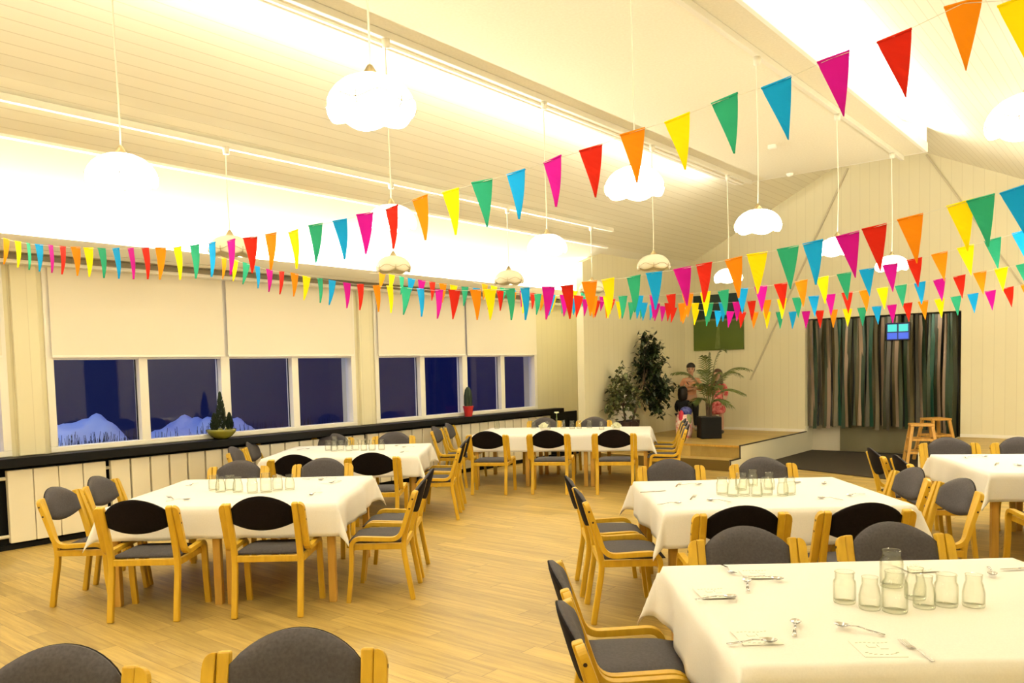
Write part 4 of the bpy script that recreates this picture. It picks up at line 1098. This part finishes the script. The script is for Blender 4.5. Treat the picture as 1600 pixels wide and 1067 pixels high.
def ellipsoid(mb, c, r, n=16, zmin=-1.0, tilt=0):
    vs = []; fs = []; rows = 12
    for i in range(rows + 1):
        ph = -pi / 2 + pi * i / rows
        z = max(sin(ph), zmin)
        for k in range(n):
            th = 2 * pi * k / n; vs.append((c[0] + r[0] * cos(ph) * cos(th), c[1] + r[1] * cos(ph) * sin(th), c[2] + r[2] * z))
    for i in range(rows):
        for k in range(n): fs.append((i * n + k, i * n + (k + 1) % n, (i + 1) * n + (k + 1) % n, (i + 1) * n + k))
    mb.add(vs, fs)
def face(root, hc, s=1.0):
    """eyes, brows and mouth on a head centred hc, looking to -y"""
    x, y, z = hc
    m = MB()
    for q in (-1, 1):
        m = MB(); ellipsoid(m, (x + q * .030 * s, y - .074 * s, z + .004 * s), (.011 * s, .008 * s, .008 * s), 10); m.build('eye', M['eye'], root, smooth=True)
        m = MB(); m.bar((x + q * .016 * s, y - .082 * s, z + .024 * s), (x + q * .046 * s, y - .074 * s, z + .026 * s), .007 * s, .007 * s); m.build('eyebrow', M['hair_dark'], root)
    m = MB(); m.tube([(x - .020 * s, y - .074 * s, z - .052 * s), (x, y - .080 * s, z - .056 * s), (x + .020 * s, y - .074 * s, z - .052 * s)], [.004 * s, .007 * s, .004 * s], 8); m.build('mouth', M['lips'], root, smooth=True)

def head_nodes(R, neck_i, nx, ny, nz, s=1.0):
    j = R.chain([((nx, ny - .012 * s, nz + .07 * s), (.052 * s, .056 * s)), ((nx, ny - .016 * s, nz + .125 * s), (.074 * s, .080 * s)), ((nx, ny - .006 * s, nz + .185 * s), (.078 * s, .088 * s)), ((nx, ny + .005 * s, nz + .235 * s), (.050 * s, .056 * s))], neck_i)
    return (nx, ny - .012 * s, nz + .145 * s)
# boy standing behind the palm, arms folded
r = empty('person', (-7.34, 14.5, STG), .47); tag(r, 'person standing on the stage in a salmon shirt and black trousers, arms folded', 'person')
R = Rig()
pel = R.add((0, 0, .69), (.105, .085)); sp = R.add((0, .005, .82), (.10, .078), pel); ch = R.add((0, .01, .95), (.118, .085), sp); nb = R.add((0, .008, 1.055), (.06, .05), ch)
nk = R.add((0, .0, 1.10), .042, nb); hc = head_nodes(R, nk, 0, 0, 1.075, .98)
for s in (-1, 1):
    sh = R.add((s * .135, .01, 1.01), .046, ch)
    el = R.chain([((s * .175, .005, .92), .038), ((s * .185, -.03, .815), .034)], sh)
    wr = R.chain([((s * .11, -.125, .83 + .02 * s), .030), ((s * .02, -.165, .85 + .03 * s), .022)], el)
    hand(R, wr, (s * .02, -.165, .85 + .03 * s), (-s, -.05, .12), (0, -.2, 1), .9)
    hp = R.add((s * .068, 0, .60), .082, pel)
    R.chain([((s * .078, -.008, .48), .068), ((s * .085, -.012, .36), .050), ((s * .09, .01, .22), .046), ((s * .092, .012, .075), .032), ((s * .095, -.03, .035), .030), ((s * .10, -.11, .026), .026)], hp)
skin_body('body', R.n, R.e, M['skin'], r)
face(r, hc, .98)
m = MB(); ellipsoid(m, (0, .014, 1.262), (.088, .098, .088), 18, -.15); ellipsoid(m, (0, .04, 1.21), (.080, .072, .075), 18); m.build('hair', M['hair_dark'], r, smooth=True)
S = Rig(); a0 = S.add((0, .0, .66), (.118, .098)); a1 = S.add((0, .005, .80), (.116, .092), a0); a2 = S.add((0, .01, .95), (.132, .098), a1); a3 = S.add((0, .008, 1.055), (.066, .058), a2)
for s in (-1, 1):
    sh = S.add((s * .137, .01, 1.01), .058, a2); S.chain([((s * .178, .005, .92), .050), ((s * .188, -.03, .815), .045), ((s * .11, -.128, .83 + .02 * s), .040)], sh)
skin_body('shirt', S.n, S.e, M['shirt'], r)
S = Rig(); a0 = S.add((0, 0, .66), (.112, .094))
for s in (-1, 1): S.chain([((s * .070, 0, .59), .090), ((s * .079, -.008, .47), .077), ((s * .086, -.012, .35), .060), ((s * .090, .01, .22), .055), ((s * .092, .012, .09), .046)], a0)
skin_body('trousers', S.n, S.e, M['trousers'], r)
for s in (-1, 1):
    m = MB(); ellipsoid(m, (s * .097, -.05, .035), (.045, .115, .04), 14, -.9); m.build('shoe', M['shoe'], r, smooth=True)
# child in the pink and red dress behind the palm
r = empty('person', (-6.62, 14.15, STG), .1); tag(r, 'person with long brown hair in a pink and red dress, half hidden by the palm', 'person')
R = Rig()
pel = R.add((0, 0, .62), (.10, .085)); sp = R.add((0, .0, .74), (.092, .075), pel); ch = R.add((0, 0, .86), (.108, .08), sp); nb = R.add((0, 0, .95), (.055, .048), ch); nk = R.add((0, -.01, .985), .04, nb)
hc = head_nodes(R, nk, 0, -.01, .955, .95)
for s in (-1, 1):
    sh = R.add((s * .125, 0, .91), .042, ch); wr = R.chain([((s * .165, -.01, .80), .034), ((s * .175, -.03, .69), .030), ((s * .15, -.10, .60), .024)], sh)
    hand(R, wr, (s * .15, -.10, .60), (-.3 * s, -.3, -1), (0, -1, 0), .85)
    hp = R.add((s * .062, 0, .54), .076, pel); R.chain([((s * .07, -.005, .42), .060), ((s * .075, -.008, .32), .045), ((s * .078, .01, .19), .042), ((s * .08, .01, .07), .030), ((s * .083, -.03, .034), .028), ((s * .088, -.10, .025), .024)], hp)
skin_body('body', R.n, R.e, M['skin'], r)
face(r, hc, .95)
m = MB(); ellipsoid(m, (0, .018, 1.13), (.092, .10, .095), 18, -.1); m.lathe([(.088, 1.13), (.10, 1.02), (.115, .90), (.10, .80), (.05, .78)], 18, mod=lambda i, rr, z, th: (rr * (1 if sin(th) > -.35 else .55), z)); m.build('hair', M['hair_brown'], r, smooth=True)
S = Rig(); a0 = S.add((0, 0, .34), (.20, .17)); a1 = S.add((0, 0, .52), (.15, .13), a0); a2 = S.add((0, 0, .68), (.108, .09), a1); a3 = S.add((0, 0, .86), (.122, .095), a2); a4 = S.add((0, 0, .945), (.062, .055), a3)
for s in (-1, 1):
    sh = S.add((s * .127, 0, .91), .056, a3); S.chain([((s * .167, -.01, .80), .048), ((s * .176, -.03, .70), .042)], sh)
skin_body('dress', S.n, S.e, M['dress'], r)
for s in (-1, 1):
    m = MB(); ellipsoid(m, (s * .086, -.045, .034), (.042, .105, .038), 14, -.9); m.build('shoe', M['shoe_dark'], r, smooth=True)
# small child in black, turned away, in front of the taller one
r = empty('person', (-6.97, 13.42, STG), .47 + pi - .5); tag(r, 'small person in black turned away on the stage, behind the colourful bag', 'person')
R = Rig()
pel = R.add((0, 0, .43), (.085, .072)); sp = R.add((0, .0, .51), (.08, .068), pel); ch = R.add((0, -.01, .595), (.092, .07), sp); nb = R.add((0, -.02, .66), (.05, .044), ch); nk = R.add((0, -.03, .685), .036, nb)
hc = head_nodes(R, nk, 0, -.03, .66, .90)
for s in (-1, 1):
    sh = R.add((s * .105, -.01, .63), .036, ch); wr = R.chain([((s * .14, -.02, .55), .030), ((s * .145, -.05, .47), .026), ((s * .11, -.11, .42), .021)], sh)
    hand(R, wr, (s * .11, -.11, .42), (-.4 * s, -.5, -.6), (0, -.5, 1), .75)
    hp = R.add((s * .052, 0, .37), .064, pel); R.chain([((s * .06, -.006, .29), .052), ((s * .064, -.010, .22), .040), ((s * .066, .006, .14), .037), ((s * .068, .008, .055), .027), ((s * .070, -.02, .03), .025), ((s * .074, -.08, .023), .021)], hp)
skin_body('body', R.n, R.e, M['skin'], r)
face(r, hc, .90)
m = MB(); ellipsoid(m, (0, -.012, .835), (.088, .095, .085), 18, -.2); m.lathe([(.086, .83), (.092, .76), (.082, .68), (.04, .64)], 18, (0, -.005, 0), lambda i, rr, z, th: (rr * (1 if sin(th) > -.35 else .6), z)); m.build('hair', M['hair_dark'], r, smooth=True)
S = Rig(); a0 = S.add((0, 0, .40), (.100, .086)); a1 = S.add((0, 0, .51), (.095, .082), a0); a2 = S.add((0, -.01, .595), (.106, .084), a1); a3 = S.add((0, -.02, .66), (.056, .050), a2)
for s in (-1, 1):
    sh = S.add((s * .107, -.01, .63), .048, a2); S.chain([((s * .142, -.02, .55), .041), ((s * .147, -.05, .47), .036), ((s * .115, -.10, .43), .031)], sh)
skin_body('jumper', S.n, S.e, M['mat_black_clothes'], r)
S = Rig(); a0 = S.add((0, 0, .40), (.094, .082))
for s in (-1, 1): S.chain([((s * .054, 0, .36), .072), ((s * .061, -.006, .28), .061), ((s * .065, -.010, .21), .049), ((s * .067, .006, .14), .045), ((s * .069, .008, .07), .037)], a0)
skin_body('trousers', S.n, S.e, M['trousers'], r)
for s in (-1, 1):
    m = MB(); ellipsoid(m, (s * .072, -.03, .03), (.036, .085, .034), 14, -.9); m.build('shoe', M['shoe_dark'], r, smooth=True)
# colourful bag of cloths on the stage floor in front of the bending figure
r = empty('cloth_bag', (-6.77, 13.08, STG), YAW); tag(r, 'pale printed bag with blue and red cloths spilling out, on the stage', 'bag')
m = MB(); m.lathe([(.001, .0), (.12, .0), (.145, .10), (.15, .28), (.12, .40), (.11, .42)], 20, mod=lambda i, rr, z, th: (rr * (1 + .06 * sin(5 * th + i)), z)); m.build('bag_body', M['bag_white'], r, smooth=True, solid=.006)
m = MB(); ellipsoid(m, (.04, 0, .47), (.11, .10, .09), 16); m.build('blue_cloth', M['bag_blue'], r, smooth=True)
m = MB(); ellipsoid(m, (-.06, -.07, .38), (.05, .06, .12), 14); m.build('red_cloth', M['bag_red'], r, smooth=True)
m = MB(); ellipsoid(m, (.06, -.09, .33), (.06, .05, .10), 14); m.build('green_cloth', M['bag_green'], r, smooth=True)
# ------------------------------------------------------------------ lights
def area(name, loc, rot, sx, sy, power, col):
    l = bpy.data.lights.new(name, 'AREA'); l.shape = 'RECTANGLE'; l.size = sx; l.size_y = sy; l.energy = power; l.color = col
    o = bpy.data.objects.new(name, l); COL.objects.link(o); o.location = loc; o.rotation_euler = rot; return o
WARM = (1, .945, .80)
LEN = CE - YF - .3; MY = (CE + YF) / 2
# strip lights lying in the three coves, shining up onto the roof slopes
area('cove_strip_left_raft', (CX0 + .12, MY, 4.635), (0, radians(180 - 58), 0), .07, LEN, P_B, WARM)
area('cove_strip_right_raft', (CX1 - .12, MY, 4.645), (0, radians(180 + 50), 0), .07, LEN, P_C, WARM)
area('cove_strip_windows', (XW + .22, (12.7 + YF) / 2, 3.065), (0, radians(180 + 62), 0), .08, 12.6 - YF, P_A, WARM)
# unseen fill strip added along the right wall, outside the frame
area('fill_strip_right', (XR - .12, 4.5, 2.75), (0, radians(90 + 50), 0), .25, 15, P_R, WARM)
# unseen fill lights added along the pendant rows, stronger near the stage
for k, (x, y) in enumerate(((-2.94, .3), (-5.08, .3), (-2.94, -1.9), (-5.08, -1.9), (-.69, .3), (-.69, 7.3), (-.69, 9.6), (-.69, 11.8))):
    l = bpy.data.lights.new('fill_point', 'POINT'); l.energy = P_P * (3.2 if y > 9 else 1); l.color = WARM; l.shadow_soft_size = .2
    o = bpy.data.objects.new('fill_point', l); COL.objects.link(o); o.location = (x, y, 2.9)
# unseen bluish light added outside to brighten the snow
l = bpy.data.lights.new('snow_fill', 'POINT'); l.energy = P_OUT; l.color = (.45, .65, 1); l.shadow_soft_size = .3
o = bpy.data.objects.new('snow_fill', l); COL.objects.link(o); o.location = (-11.2, 3.2, 4.6)
# dusk sky
w = bpy.data.worlds.new('dusk'); scene.world = w; w.use_nodes = True
bg = w.node_tree.nodes['Background']; bg.inputs[0].default_value = (.022, .038, .27, 1); bg.inputs[1].default_value = P_SKY

# ------------------------------------------------------------------ camera
cd = bpy.data.cameras.new('camera'); cam = bpy.data.objects.new('camera', cd); COL.objects.link(cam)
cd.sensor_width = 36; cd.lens = 1253 / 1600 * 36; cd.shift_y = (648.1 - 533.5) / 1600; cd.clip_start = .05
cam.matrix_world = Matrix.Translation((0, 0, 1.7)) @ Matrix.Rotation(YAW, 4, 'Z') @ Matrix.Rotation(pi / 2 - .05863, 4, 'X') @ Matrix.Rotation(-.02375, 4, 'Z')
scene.camera = cam
vs = scene.view_settings; scene.display_settings.display_device = 'sRGB'
vs.view_transform = 'Standard'; vs.look = 'None'; vs.exposure = EXPO; vs.gamma = 1; vs.use_curve_mapping = False
scene.cycles.max_bounces = 10; scene.cycles.diffuse_bounces = 5; scene.cycles.transparent_max_bounces = 24
scene.cycles.sample_clamp_indirect = 6
